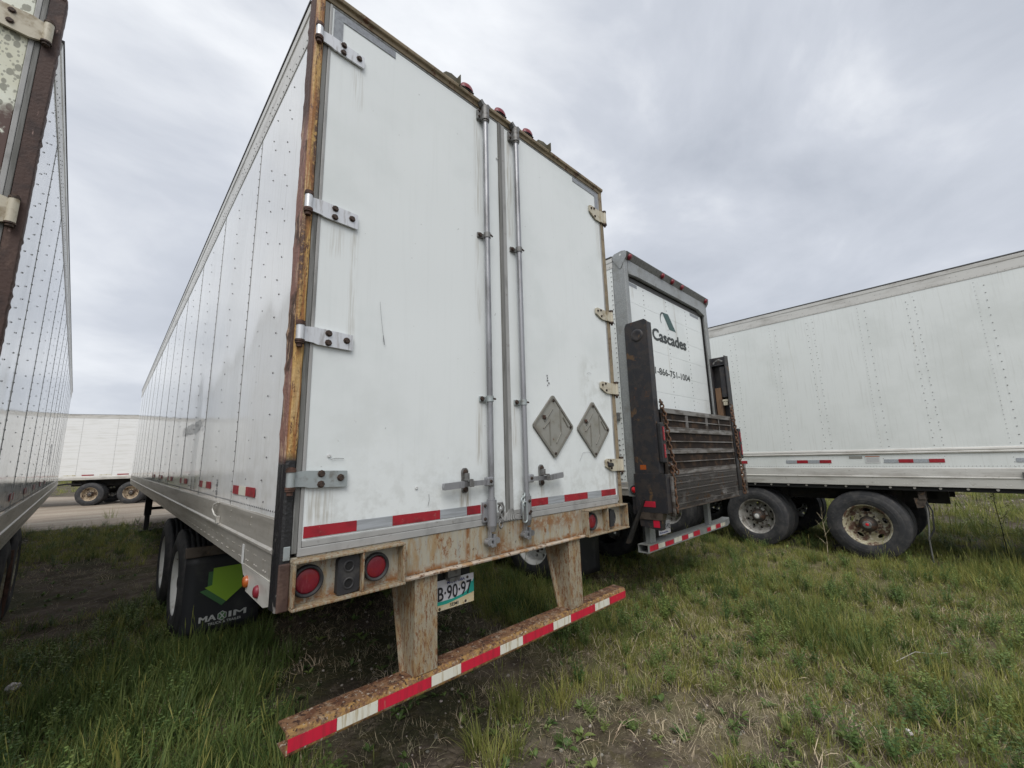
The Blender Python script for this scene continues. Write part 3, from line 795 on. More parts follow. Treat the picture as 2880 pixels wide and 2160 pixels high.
# --- lock rods
for side, xr in ((-1, 1.122), (1, 1.421)):
    yr = -.042
    rod = MB().cyl((xr, yr, 1.27), (xr, yr, 4.02), .0185, n=18).build('lock_rod', MATS['rod_steel'], main)
    mb = MB()     # upper bearing and cam keeper
    mb.cyl((xr, yr, 3.985), (xr, yr, 4.095), .030, .027, 16); mb.cyl((xr, yr, 3.972), (xr, yr, 3.984), .024, n=16)
    mb.box(xr - .055, xr - .01, -.030, -.0085, 3.99, 4.065)
    mb.prism([(xr - .03, 4.095), (xr + .03, 4.09), (xr + .045, 4.115), (xr + .02, 4.125), (xr - .005, 4.108), (xr - .035, 4.135), (xr - .05, 4.12)], 1, -.055, -.02)
    c = mb.build('cam_bearing', MATS['cast_grey'], main, bev=.003)
    for bz in (4.005, 4.05): link('bolt', BOLT_S, c, loc=(xr - .045, -.030, bz))
    for zg in ((3.108, 2.005)):      # guide brackets
        mb = MB(); mb.cyl((xr, yr, zg - .018), (xr, yr, zg + .018), .0235, n=16)
        mb.box(xr - .062, xr - .012, -.020, -.0085, zg - .018, zg + .016)
        g = mb.build('rod_guide', MATS['cast_grey'] if zg > 3 else MATS['strap_zinc'], main, bev=.002)
        link('bolt', BOLT, g, loc=(xr - .045, -.020, zg))
        MB().cyl((xr + .012, -.064, zg), (xr + .034, -.056, zg), .006, n=6).build('bolt', MATS['bolt_rust'], g)
    mb = MB()     # lower bearing
    mb.cyl((xr, yr, 1.25), (xr, yr, 1.395), .029, .030, 16); mb.cyl((xr, yr, 1.396), (xr, yr, 1.41), .022, n=16)
    mb.box(xr - .055, xr - .02, -.034, -.012, 1.27, 1.385) if side < 0 else mb.box(xr - .03, xr - .02, -.034, -.012, 1.27, 1.36)
    mb.cyl((xr, yr, 1.25), (xr, yr, 1.215), .030, .020, 14)
    c = mb.build('cam_bearing', MATS['rod_steel'], main, bev=.003)
    for bz in (1.29, 1.365): link('bolt', BOLT_S, c, loc=(xr - .045 if side < 0 else xr - .005, -.034 if side < 0 else -.071, bz))
    if side > 0: link('bolt', BOLT_S, c, loc=(xr + .004, -.071, 1.30))
    mb = MB()     # hook and keeper bolted to the sill
    mb.box(xr - .035, xr + .035, -.052, -.0205, 1.165, 1.18); mb.cyl((xr - .03, -.055, 1.158), (xr - .03, -.02, 1.158), .016, n=10)
    mb.cyl((xr + .034, -.055, 1.163), (xr + .034, -.02, 1.163), .018, n=10); mb.box(xr + .002, xr + .016, -.06, -.0205, 1.13, 1.2)
    mb.cyl((xr - .01, -.06, 1.14), (xr - .01, -.02, 1.14), .012, n=8); mb.box(xr - .018, xr - .008, -.05, -.022, 1.15, 1.22)
    mb.build('keeper', MATS['rod_steel'], main, bev=.002)
    # handle
    mb = MB(); s = side
    xa = xr + s * .012; xb = xr + s * .352; xc = xr + s * .215
    mb.prism([(xa, 1.488), (xa, 1.516), (xc, 1.514), (xc, 1.486)], 1, -.058, -.048)
    mb.prism([(xc + s * .0005, 1.518), (xc + s * .0005, 1.482), (xb, 1.476 + (.018 if s > 0 else 0)), (xb + s * .004, 1.49 + (.018 if s > 0 else 0)), (xb, 1.512 + (.02 if s > 0 else 0))], 1, -.066, -.044)
    hd = mb.build('handle', MATS['rod_steel'], main, bev=.004)
    B('pivot', MATS['rod_steel'], hd, (min(xr - s * .0, xr + s * .05), max(xr, xr + s * .05), -.070, -.030, 1.478, 1.532), bev=.008)
    link('bolt', BOLT_S, hd, loc=(xr + s * .025, -.070, 1.506))
    xk = xr + s * .178      # catch
    mb = MB()
    pl = [(xk + .022 * math.cos(t), 1.518 + math.copysign(.05, math.sin(t)) + .022 * math.sin(t)) for t in [2 * math.pi * q / 16 for q in range(16)]]
    mb.prism(pl, 1, -.020, -.0085)
    mb.box(xk - .014, xk + .012, -.082, -.020, 1.518, 1.528); mb.box(xk - .012, xk + .016, -.084, -.072, 1.484, 1.519)
    mb.box(xk - .011, xk + .013, -.045, -.021, 1.527, 1.56)
    k = mb.build('catch', MATS['cast_grey'], main, bev=.002)
    link('bolt', BOLT, k, loc=(xk, -.021, 1.566)); link('bolt', BOLT, k, loc=(xk, -.021, 1.468))

# --- chain, padlock link by the rods
def links(pts, size, wire, mat, parent):
    """chain links as separate pieces along a polyline"""
    P = [Vector(p) for p in pts]; seg = []; step = size * .74
    d = 0; k = 0; pos = P[0].copy(); out = []
    ds = [0]
    for a, b in zip(P, P[1:]): ds.append(ds[-1] + (b - a).length)
    n = int(ds[-1] / step)
    mbl = MB(); q = []
    for t in range(12):
        a = 2 * math.pi * t / 12
        q.append((size * .30 * math.cos(a), 0, size * .5 * math.sin(a) if abs(math.sin(a)) > .9 else size * .42 * math.sin(a)))
    q.append(q[0]); q.append(q[1]); mbl.tube(q, wire, 6)
    me = mbl.mesh('link', MATS[mat])
    for i in range(n + 1):
        s = i * step; j = 0
        while j < len(ds) - 2 and ds[j + 1] < s: j += 1
        a, b = P[j], P[j + 1]; t = (s - ds[j]) / max(1e-6, ds[j + 1] - ds[j]); p = a.lerp(b, min(1, t))
        dr = (b - a).normalized(); qt = dr.to_track_quat('Z', 'Y').to_euler()
        o = link('chain_link', me, parent)
        o.matrix_local = Matrix.Translation(p) @ dr.to_track_quat('Z', 'Y').to_matrix().to_4x4() @ Matrix.Rotation(R(35) + (i % 2) * R(90), 4, 'Z')


mb = MB(); mb.tube([(1.155, -.06, 1.372), (1.182, -.07, 1.375), (1.192, -.07, 1.35), (1.186, -.07, 1.30), (1.18, -.06, 1.285)], .007, 8)
hk = mb.build('hasp', MATS['cast_grey'], main)
links([(1.168, -.07, 1.345), (1.165, -.075, 1.30), (1.158, -.08, 1.245)], .042, .0055, 'cast_grey', hk)
links([(1.388, -.05, 1.40), (1.372, -.055, 1.37), (1.380, -.06, 1.335)], .036, .005, 'strap_zinc', hk)
mb = MB(); q = [(1.380 + .018 * math.cos(t), -.064, 1.30 + (.045 if math.sin(t) > 0 else -.045) + .018 * math.sin(t)) for t in [2 * math.pi * i / 16 for i in range(18)]]
mb.tube(q, .006, 8); mb.build('oval_ring', MATS['strap_zinc'], main)

# --- diamond placard holders
for xc, zc, hw, hh in ((1.752, 1.857, .226, .232), (2.243, 1.848, .220, .228)):
    mb = MB(); c = .16
    def dia(f):
        pts = []
        for sx, sz in ((0, 1), (1, 0), (0, -1), (-1, 0)):
            nx_, nz_ = (sz, -sx)      # clipped corners
            vx, vz = sx * hw * f, sz * hh * f
            k_ = .009
            if sx == 0: pts += [(xc - k_ * sz, zc + vz - sz * k_), (xc + k_ * sz, zc + vz - sz * k_)]
            else: pts += [(xc + vx - sx * k_, zc + k_ * sx), (xc + vx - sx * k_, zc - k_ * sx)]
        return pts
    mb.prism(dia(1.0), 1, -.013, -.0085)
    pl = mb.build('placard', MATS['placard_edge'], main, bev=.001)
    rim = MB(); a, b = dia(1.0), dia(.90)
    n = len(a)
    for y0, y1 in ((-.022, -.0135),):
        vs = [(p[0], y0, p[1]) for p in a] + [(p[0], y0, p[1]) for p in b] + [(p[0], y1, p[1]) for p in a] + [(p[0], y1, p[1]) for p in b]
        rim.add(vs, [(i, (i + 1) % n, n + (i + 1) % n, n + i) for i in range(n)] + [(i, (i + 1) % n, 2 * n + (i + 1) % n, 2 * n + i) for i in range(n)] + [(n + i, n + (i + 1) % n, 3 * n + (i + 1) % n, 3 * n + i) for i in range(n)])
    rim.build('frame', MATS['placard_edge'], pl)
    fl = MB(); fl.prism(dia(.89), 1, -.0165, -.0136); fl.build('leaf', MATS['placard'], pl)
    rb = MB()
    for (xa, za, xb, zb) in ((-.045, .045, -.045, -.135), (.075, .13, .078, -.04), (-.10, .03, -.01, .125), (.078, -.04, .02, -.12), (-.045, .04, -.115, -.02), (.105, .07, .16, .0)):
        rb.tube([(xc + xa, -.0175, zc + za), (xc + xb, -.0175, zc + zb)], .0058, 6)
    rb.build('rib', MATS['placard_edge'], pl)
    for bx, bz in ((-.10, .055), (.0, .185), (0, -.195), (.185, 0)): link('bolt', BOLT_S, pl, loc=(xc + bx, -.022, zc + bz))
    B('clip', MATS['rust_brown'], pl, (xc - .125, xc - .095, -.026, -.0225, zc + .05, zc + .075))

# --- header over the doors, marker lamps, brackets
mb = MB(); mb.prism([(-.012, 4.095), (-.016, 4.118), (-.030, 4.122), (-.034, 4.14), (-.022, 4.157), (.0, 4.160), (.09, 4.135), (.09, 4.095)], 0, -.006, W + .006)
mb.build('header', MATS['header_rust'], main, bev=.003)
for xm in (.985, 1.297, 1.592):
    l = MB().box(xm - .05, xm + .05, -.03, .03, 4.156, 4.166).build('lamp_base', MATS['rubber'], main, bev=.003)
    mb = MB()
    pr = [(0, .050), (.018, .049), (.036, .040), (.048, .022), (.051, .001)]
    vs = []
    for h_, r_ in pr:
        for i in range(16): t = 2 * math.pi * i / 16; vs.append((xm + r_ * 1.1 * math.cos(t), -.008 + r_ * .6 * math.sin(t), 4.166 + h_))
    fs = [(k * 16 + i, k * 16 + (i + 1) % 16, (k + 1) * 16 + (i + 1) % 16, (k + 1) * 16 + i) for k in range(4) for i in range(16)]
    mb.add(vs, fs, 0, True); mb.build('lens', MATS['red_lens'], l)
for x0, x1 in ((.775, .905), (1.682, 1.83)):
    mb = MB()
    mb.prism([(x0, 4.157), (x1, 4.157), (x1 - .004, 4.207), (x1 - .05, 4.213), (x0 + .035, 4.198)], 1, -.012, -.008)
    mb.prism([(x0, 4.157), (x0 + .035, 4.198), (x1 - .05, 4.213), (x1 - .004, 4.207)], 1, -.0079, .06)
    mb.box(x1 - .005, x1, -.05, .06, 4.13, 4.206)
    mb.build('lamp_guard', MATS['guard_olive'], main)

# --- rear sill and its lower flange
B('sill', MATS['sill_paint'], main, (.036, W - .037, -.006, .09, 1.068, 1.249), bev=.003)
mb = MB(); mb.prism([(-.034, 1.052), (-.036, 1.060), (-.022, 1.067), (.10, 1.0675), (.10, 1.05), (-.02, 1.05)], 0, .545, W - .53)
mb.build('sill_flange', MATS['sill_flange'], main)
B('weld_seam', MATS['sill_paint'], main, (.97, .978, -.009, -.006, 1.07, 1.248), (1.30, 1.306, -.009, -.006, 1.07, 1.248))


def lamp_box(x0, x1, div, mirror=False):
    t = .012; yf = -.066
    mb = MB()
    mb.box(x0, x1, yf, -.0062, 1.232, 1.244); mb.box(x0, x1, yf - .004, -.0062, 1.052, 1.064)
    mb.box(x0, x0 + t, yf, -.0062, 1.0645, 1.2315); mb.box(x1 - t, x1, yf, -.0062, 1.0645, 1.2315)
    mb.box(div - .005, div + .005, yf + .002, -.0062, 1.0645, 1.2315)
    b = mb.build('lamp_box', MATS['bumper_post'], main, bev=.003)
    B('back_plate', MATS['sill_paint'], b, (x0 + t, x1 - t, -.0095, -.0062, 1.0642, 1.2318))
    return b


def round_lamp(b, x, z, r=.066, y=-.0098, lens=True):
    g = MB(); g.lathe([(0, r * .98), (.012, r), (.022, r * .96), (.026, r * .88), (.022, r * .79), (.012, r * .77), (.010, .001)], (x, y, z), (0, -1, 0), n=32)
    o = g.build('grommet', MATS['rubber'], b)
    if lens:
        l = MB(); l.lathe([(.008, r * .765), (.013, r * .76), (.0165, r * .66), (.0175, r * .35), (.018, .001)], (x, y, z), (0, -1, 0), n=32); l.build('lens', MATS['red_lens'], b)


bl = lamp_box(.033, .543, .331)
round_lamp(bl, .104, 1.150); round_lamp(bl, .411, 1.150, .064)
mb = MB()
pts = [(.222, 1.075), (.232, 1.066), (.312, 1.070), (.322, 1.08), (.322, 1.205), (.314, 1.222), (.27, 1.228), (.236, 1.224), (.224, 1.212)]
mb.prism(pts, 1, -.042, -.0098)
blk = mb.build('lamp_mount', MATS['rubber'], bl, bev=.006)
mb = MB()
for zc in (1.182, 1.110): mb.cyl((.272, -.0423, zc), (.272, -.0432, zc), .017, n=16); mb.lathe([(0, .017), (.006, .021), (.002, .026)], (.272, -.042, zc), (0, -1, 0), n=16, m=1)
mb.build('socket', mats('hole_black', 'rubber'), blk)
br = lamp_box(2.035, 2.585, 2.30)
round_lamp(br, 2.135, 1.150); round_lamp(br, 2.385, 1.150, .066)
mb = MB(); mb.prism([(2.345, 1.085), (2.40, 1.085), (2.41, 1.21), (2.35, 1.21)], 1, -.046, -.037); mb.build('lamp_flap', MATS['rubber'], br, bev=.006)
B('corner_tab', MATS['strap_zinc'], main, (.004, .030, -.020, -.0145, 1.245, 1.30), bev=.002)
B('corner_gusset', MATS['post_brown'], main, (-.012, .032, -.030, -.0165, 1.05, 1.235), bev=.005)

# --- side plate with marker lamps at the lower rear corner
mb = MB(); mb.prism([(.095, 1.15), (.62, 1.15), (.56, 1.10), (.50, 1.09), (.495, 1.035), (.17, 1.03), (.095, 1.05)], 0, -.0105, -.0065)
sp = mb.build('side_plate', MATS['aluminium_light'], main)
for y, z, mt, ry in ((.476, 1.082, 'amber_lens', .030), (.27, 1.076, 'red_lens', .024)):
    mb = MB(); vs = []
    for h_, f_ in ((0, 1), (.008, .98), (.016, .75), (.019, .35), (.0195, .01)):
        for i in range(16): t = 2 * math.pi * i / 16; vs.append((-.0106 - h_, y + ry * f_ * math.cos(t), z + .028 * f_ * math.sin(t)))
    mb.add(vs, [(k * 16 + i, k * 16 + (i + 1) % 16, (k + 1) * 16 + (i + 1) % 16, (k + 1) * 16 + i) for k in range(4) for i in range(16)], 0, True)
    mb.build('marker_lamp', MATS[mt], main)
B('sticker', MATS['sticker'], main, (-.0125, -.0107, .575, .615, 1.145, 1.24))
# tapes and print on the left side
for y0 in (.482, 1.76, 3.054, 4.32, 5.6, 6.85):
    w_ = .52
    for f0, f1, c in ((0, .38, 'red_tape'), (.38, .70, 'white_tape'), (.70, 1.0, 'red_tape')):
        B('reflective_tape', MATS[c], main, (-.0062, -.0048, y0 + w_ * f0 + .001, y0 + w_ * f1 - .001, 1.476, 1.524))
text('side_lettering', 'AIR-RIDE EQUIPPED', 'ink_grey', main, (-.0105, 3.72, 1.93), (R(90), 0, R(-90)), .11, 1.25, .0)
for y0 in (1.50, 2.55, 2.74):      # small vertical decals, too worn to read
    mb = MB()
    for k in range(7):
        hgt = .007 + .004 * ((k * 5) % 3)
        mb.box(-.0062, -.005, y0, y0 + .055 - .02 * (k % 2), 1.425 + k * .019, 1.425 + k * .019 + hgt)
    mb.build('side_print', MATS['ink_grey'], main)
mb = MB(); mb.tube([(-.012, 1.36, 1.405), (-.03, 1.40, 1.39), (-.034, 1.41, 1.36), (-.03, 1.36, 1.33), (-.022, 1.30, 1.315)], .006, 6); mb.box(-.03, -.012, 1.27, 1.31, 1.285, 1.325)
mb.build('cable_loop', MATS['aluminium_light'], main)

# --- impact guard: channel bar, two tapered posts, tapes
xb0, xb1 = .060, 2.530
mb = MB()
prof = [(-.018, .512), (-.022, .520), (-.022, .576), (-.016, .592), (-.004, .598), (.088, .600), (.096, .596), (.096, .589), (.0, .589), (-.010, .580), (-.013, .570), (-.013, .524), (.0, .519), (.088, .519), (.096, .515), (.09, .511)]
n = len(prof); vs = []; fs = []
xs = [xb0 + (xb1 - xb0) * i / 24 for i in range(25)]
for i, x in enumerate(xs):
    for p in prof: vs.append((x, p[0], p[1] + .004 * math.sin(i * .5) * .4))
for i in range(24):
    for k in range(n): fs.append((i * n + k, i * n + (k + 1) % n, (i + 1) * n + (k + 1) % n, (i + 1) * n + k))
mb.add(vs, fs)
mb.add(vs[:n], [tuple(range(n))]); mb.add(vs[-n:], [tuple(range(n))])
bar = mb.build('impact_bar', MATS['bumper_rust'], main)
bx = (xb0 + .003, .255, .439, .722, .905, 1.184, 1.369, 1.652, 1.833, 2.115, 2.300, 2.526)
for k in range(11):
    B('reflective_tape', MATS['red_tape_bright' if k % 2 == 0 else 'white_tape'], bar, (bx[k] + .001, bx[k + 1] - .001, -.0245, -.0225, .527, .5745))
for x0, x1 in ((.632, .757), (1.862, 1.985)):
    mb = MB()
    F = [(x0, -.012, .598), (x1, -.012, .598), (x1, -.008, 1.052), (x0, -.008, 1.052)]
    Bk = [(x0, .075, .598), (x1, .075, .598), (x1, .19, 1.052), (x0, .19, 1.052)]
    mb.add(F + Bk, [(0, 1, 2, 3), (0, 4, 7, 3), (1, 5, 6, 2)])
    fl = .03
    mb.add([(x0, .075, .598), (x0 - fl, .078, .598), (x0 - fl, .193, 1.052), (x0, .19, 1.052), (x0, .081, .598), (x0 - fl, .084, .598), (x0 - fl, .199, 1.052), (x0, .196, 1.052)],
           [(0, 1, 2, 3), (4, 5, 6, 7), (1, 5, 6, 2), (0, 1, 5, 4)])
    mb.add([(x1, .075, .598), (x1 + fl, .078, .598), (x1 + fl, .193, 1.052), (x1, .19, 1.052)], [(0, 1, 2, 3)])
    p = mb.build('guard_post', MATS['bumper_post'], main)
    s = p.modifiers.new('solid', 'SOLIDIFY'); s.thickness = .006; s.offset = 1
    b = p.modifiers.new('bevel', 'BEVEL'); b.width = .006; b.segments = 2; b.limit_method = 'ANGLE'

# --- number plate and its lamp
pl = B('number_plate', MATS['plate_white'], main, (.790, 1.092, .100, .1015, .815, .972), bev=.0006)
mb = MB(); mb.prism([(.790, .815), (1.092, .815), (1.092, .868), (1.06, .862), (.98, .852), (.90, .842), (.790, .846)], 1, .0985, .0998)
mb.build('beach_print', MATS['plate_cream'], pl)
mb = MB(); mb.prism([(.790, .8465), (.90, .8425), (.98, .8525), (1.06, .8625), (1.092, .8685), (1.092, .94), (1.082, .925), (1.07, .93), (1.055, .895), (1.02, .873), (.94, .862), (.85, .862), (.790, .868)], 1, .0985, .0998)
mb.build('water_print', MATS['plate_teal'], pl)
text('plate_number', 'B·90·97', 'ink_black', pl, (.838, .0980, .864), (R(90), 0, 0), .075, .235, .012)
text('plate_word', 'SEMI', 'ink_black', pl, (.918, .0980, .824), (R(90), 0, 0), .018, .06, .01)
text('plate_word', 'MANITOBA', 'ink_blue', pl, (.90, .0980, .945), (R(90), 0, 0), .016, .125, .02)
mb = MB()
for bx_, bz in ((.85, .825), (1.03, .828), (1.045, .955)): mb.cyl((bx_, .0975, bz), (bx_, .100, bz), .008, n=10)
mb.build('plate_bolt', MATS['bolt_rust'], pl)
B('plate_bracket', MATS['dark_under'], main, (.77, 1.07, .108, .116, .86, 1.05)); 
mb = MB(); mb.box(.88, .97, .06, .10, .985, 1.03); mb.prism([(.885, .985), (.965, .985), (.955, .965), (.895, .965)], 1, .055, .10); mb.build('plate_lamp', MATS['cast_grey'], main, bev=.005)

# --- mud flaps
def mudflap(root, x0, y, art):
    B('flap_bracket', MATS['brown_steel'], root, (x0, x0 + .64, y - .03, y + .02, .815, .905), bev=.006)
    mb = MB()
    vs = []; nx, nz = 6, 10
    for j in range(nz + 1):
        for i in range(nx + 1):
            u = i / nx; v = j / nz
            vs.append((x0 + .01 + .61 * u, y - .012 + .02 * (1 - v) ** 2 * math.sin(u * 2.5 + .4) * .5, .13 + .685 * v))
    mb.add(vs, [(j * 7 + i, j * 7 + i + 1, j * 7 + i + 8, j * 7 + i + 7) for j in range(nz) for i in range(nx)], 0, True)
    f = mb.build('mud_flap', MATS['flap_black'], root)
    s = f.modifiers.new('solid', 'SOLIDIFY'); s.thickness = .008; s.offset = 0
    if not art: return
    yy = y - .03
    def arrow(name, dx, dz, mt, yq):
        mb = MB(); mb.prism([(.252 + dx, .700 + dz), (.252 + dx, .553 + dz), (.196 + dx, .540 + dz), (.372 + dx, .388 + dz), (.548 + dx, .540 + dz), (.492 + dx, .553 + dz), (.492 + dx, .70 + dz)], 1, yq - .001, yq)
        mb.build(name, MATS[mt], f)
    arrow('arrow_shade', -.035, -.028, 'flap_green_dark', yy); arrow('arrow', 0, 0, 'flap_green', yy - .0015)
    text('flap_lettering', 'MA', 'flap_white', f, (.176, yy, .243), (R(90), 0, 0), .050, .125, .0, fat=((.004, 0), (-.003, 0)))
    text('flap_lettering', 'IM', 'flap_white', f, (.404, yy, .243), (R(90), 0, 0), .050, .135, .0, fat=((.004, 0), (-.003, 0)))
    text('flap_lettering', 'TRUCK & TRAILER', 'flap_white', f, (.245, yy, .205), (R(90), 0, 0), .022, .26, .01)
    mb = MB(); hx = lambda r: [(.350 + r * .040 * math.sin(t), .268 + r * .042 * math.cos(t)) for t in [math.pi * q / 3 for q in range(6)]]
    mb.prism(hx(1), 1, yy - .001, yy); mb.build('badge_edge', MATS['flap_white'], f)
    mb = MB(); mb.prism(hx(.84), 1, yy - .002, yy - .0012); mb.build('badge', MATS['flap_green_dark'], f)
    text('badge_letter', 'X', 'flap_white', f, (.328, yy - .0022, .245), (R(90), 0, 0), .046, .044, .03)


mudflap(main, .03, 2.95, True)
mudflap(main, 1.92, 2.95, False)

# =================================================================== trailer with the folded liftgate
WC = 2.43
lift = thing('liftgate_trailer', 'white trailer with galvanised rear frame and rusty folded liftgate, right of the middle trailer', 'trailer', (3.69, .42, 0))
shell(lift, WC, 14.6, 1.19, 1.335, 3.905, 4.04, [1.25 * k + 1.1 for k in range(11)], 'skin_white_dull', .001, -1, rear_y=.14)
running_gear(lift, WC, (1.75, 3.1), ('white', 'white'), 1.19)
for xf in (.02, 1.80): mudflap(lift, xf, 1.08, False)  # plain black flaps added to darken the view under this trailer
# posts and header
B('rear_post', MATS['galvanised'], lift, (-.008, .075, 0, .165, 1.18, 3.98), bev=.006)
B('rear_post', MATS['galvanised'], lift, (WC - .10, WC + .008, 0, .165, 1.18, 3.98), bev=.006)
mb = MB(); mb.prism([(.0765, 3.80), (.30, 3.80 + .02), (WC - .32, 3.80 + .02), (WC - .101, 3.765), (WC - .101, 3.977), (.0765, 3.977)], 1, -.004, .05)
mb.build('header', MATS['galvanised'], lift)
mb = MB(); mb.prism([(-.006, 3.98), (-.045, 4.04), (-.05, 4.052), (.16, 4.055), (.16, 3.98)], 0, -.006, WC + .006); mb.build('header_lip', MATS['gasket'], lift)  # dark grey puts the shade under the overhang into the colour
for s, x in ((-1, -.0085), (1, WC + .0085)):
    mb = MB(); mb.prism([(-.035, 4.06), (-.045, 4.03), (-.035, 3.98), (.045, 3.86), (.06, 3.86), (.15, 4.0), (.15, 4.04), (.12, 4.065), (.02, 4.075)], 0, x, x + s * .008)
    g = mb.build('corner_gusset', MATS['galvanised'], lift)
    MB().cyl((x + s * .0085, .04, 4.03), (x + s * .0092, .04, 4.03), .014, n=12).build('hole', MATS['sticker'], g)  # solid pale disc, coloured like sky showing through a hole
for xm in (.085, .925, 1.215, 1.515, 2.36):
    mb = MB(); mb.lathe([(0, .038), (.012, .036), (.024, .026), (.030, .010), (.0305, .001)], (xm, -.028, 4.010), (0, -.86, -.5), n=16); mb.build('marker_lamp', MATS['red_lens'], lift)
# roll-up door: separate panels
zp = [3.745, 3.48, 3.208, 2.937, 2.668, 2.41, 2.145, 1.87, 1.60, 1.33]
door_p = []
for k in range(9):
    z1, z0 = zp[k], zp[k + 1]
    mb = MB(); mb.box(.075, WC - .10, .052, .075, z0 + .0006, z1 - .0006)
    d = mb.build('door_panel', MATS['door_white'], lift, bev=.002)
    door_p.append(d)
    rv = MB()
    for xx in (.50, 1.12, 1.73):
        for zq in (z0 + .04, z0 + .10, z1 - .10, z1 - .04): rv.dome((xx, .052, zq), (0, -1, 0), .008, .005)
    rv.build('rivets', MATS['rivet'], d, kind='stuff')
B('door_pad', MATS['seam'], lift, (.076, WC - .101, .051, .09, 3.746, 3.80))
B('dark_slot', MATS['hole_black'], lift, (WC - .13, WC - .1005, .03, .051, 1.3, 3.75))
B('strip_mark', MATS['grey_tape'], door_p[0], (.08, .35, .0505, .0515, 3.69, 3.735)); B('strip_mark', MATS['grey_tape'], door_p[0], (1.9, 2.2, .0505, .0515, 3.69, 3.735))
YT = .0505
text('door_lettering', 'Cascades', 'logo_dark', lift, (.660, YT, 3.098), (R(90), 0, 0), .158, .985, .010, fat=((.009, 0), (-.009, 0), (.0045, .005), (-.0045, -.005)))
text('door_number', '1-866-751-1004', 'logo_dark', lift, (.645, YT, 2.643), (R(90), 0, 0), .088, 1.02, .0, fat=((.004, 0), (0, .003)))
mb = MB()      # ribbon emblem
mb.prism([(.985, 3.532), (1.150, 3.540), (1.175, 3.52), (1.362, 3.312), (1.335, 3.320), (1.175, 3.318), (1.155, 3.325)], 1, YT - .0012, YT)
mb.build('door_emblem', MATS['logo_green'], lift)
mb = MB(); q0 = []; q1 = []
for t in range(15):
    a = R(75) + R(150) * t / 14
    q0.append((.998 + .088 * math.cos(a), 3.437 + .098 * math.sin(a))); f = .80 + .20 * abs(t - 5) / 9
    q1.append((1.004 + .088 * f * math.cos(a), 3.437 + .098 * (f * .98) * math.sin(a)))
mb.prism(q0 + q1[::-1], 1, YT - .0012, YT); mb.build('door_emblem', MATS['logo_dark'], lift)
B('rear_sill', MATS['black_rusty'], lift, (-.006, WC + .006, .002, .12, 1.0, 1.179))
# side marker on the post
mb = MB(); mb.lathe([(0, .05), (.014, .048), (.018, .040), (.012, .034)], (-.009, .085, 1.255), (-1, 0, 0), n=24, m=0); mb.lathe([(.010, .034), (.018, .028), (.021, .001)], (-.009, .085, 1.255), (-1, 0, 0), n=24, m=1)
mb.build('side_lamp', mats('rubber', 'red_lens_bright'), lift)
for z in (2.08,): B('hinge_stop', MATS['cast_grey'], lift, (-.04, -.0005, .20, .26, z - .045, z + .045), bev=.006)
B('conspicuity_patch', MATS['grey_tape'], lift, (-.0075, -.0065, .2, .26, 1.27, 1.32))
sr = MB()
for k in range(42): sr.dome((-.0012, .19, 1.40 + .06 * k), (-1, 0, 0), .0085, .006)
for k in range(9): sr.dome((-.0012, .235, 1.37 + .055 * k), (-1, 0, 0), .014, .010)
sr.build('edge_rivets', MATS['rivet_pale'], lift, kind='stuff')

# liftgate columns (channels), local to the trailer: rear face of the trailer is y=0
lc = MB()
lc.prism([(-.23, 1.43), (.052, 1.43), (.052, 3.10), (.03, 3.145), (-.20, 3.155), (-.23, 3.13)], 0, -.024, -.012)
lc.box(-.0118, .085, -.23, -.215, 1.43, 3.125); lc.box(-.0118, .07, -.213, .0, 3.115, 3.127)
col_l = lc.build('liftgate_column', MATS['black_rusty'], lift, bev=.008)
MB().lathe([(0, .075), (.006, .07), (.008, .045), (.004, .03), (.004, .001)], (-.0245, -.10, 2.98), (-1, 0, 0), n=24).build('pin_boss', MATS['black_rusty'], col_l)
rc = MB()
rc.box(WC + .0085, WC + .022, -.23, .05, 1.10, 3.09); rc.box(WC - .12, WC + .008, -.23, -.216, 1.10, 3.08); rc.box(WC - .10, WC + .008, -.02, -.005, 1.10, 3.07)
rc.box(WC - .11, WC + .006, -.214, -.02, 2.94, 2.955)
col_r = rc.build('liftgate_column', MATS['black_rusty'], lift, bev=.004)
B('plank', MATS['wood_brown'], col_r, (WC - .08, WC + .004, -.115, -.03, 1.5, 2.60), bev=.004)
B('actuator', MATS['black_rusty'], col_r, (WC - .09, WC + .004, -.20, -.125, 2.45, 2.92), bev=.01)
mb = MB(); mb.cyl((WC - .06, -.20, 2.40), (WC - .06, -.12, 2.40), .022, n=12); mb.box(WC - .08, WC - .03, -.19, -.13, 2.33, 2.38); mb.build('valve', MATS['hinge_cream'], col_r)
mb = MB(); mb.tube([(WC - .10, -.19, 2.99), (WC - .09, -.13, 3.03), (WC - .08, -.06, 3.0), (WC - .09, -.05, 2.97)], .014, 8); mb.build('hose', MATS['cast_grey'], col_r)
# lower box of the left column
lb = MB(); lb.prism([(-.30, 1.03), (.06, 1.03), (.065, 1.43), (-.295, 1.432), (-.305, 1.42)], 0, -.036, -.0245); lb.box(-.0243, .09, -.30, -.285, 1.03, 1.425)
lbx = lb.build('lift_arm_box', MATS['black_rusty'], lift, bev=.006)
B('amber_mark', MATS['amber_lens'], col_l, (-.0262, -.0245, -.085, .0 - .015, 1.475, 1.525))
B('red_mark', MATS['red_tape_bright'], lbx, (-.039, -.0363, -.165, -.025, 1.085, 1.145), bev=.002)
lb = MB(); lb.prism([(-.22, .955), (.04, .955), (.055, 1.028), (-.235, 1.028)], 0, -.034, .06); lb.build('lift_arm_foot', MATS['brown_steel'], lift, bev=.004)
lb = MB(); lb.prism([(-.20, .85), (.03, .88), (.04, .953), (-.215, .953)], 0, -.026, .06); f2 = lb.build('lift_arm_foot', MATS['black_rusty'], lift, bev=.004)
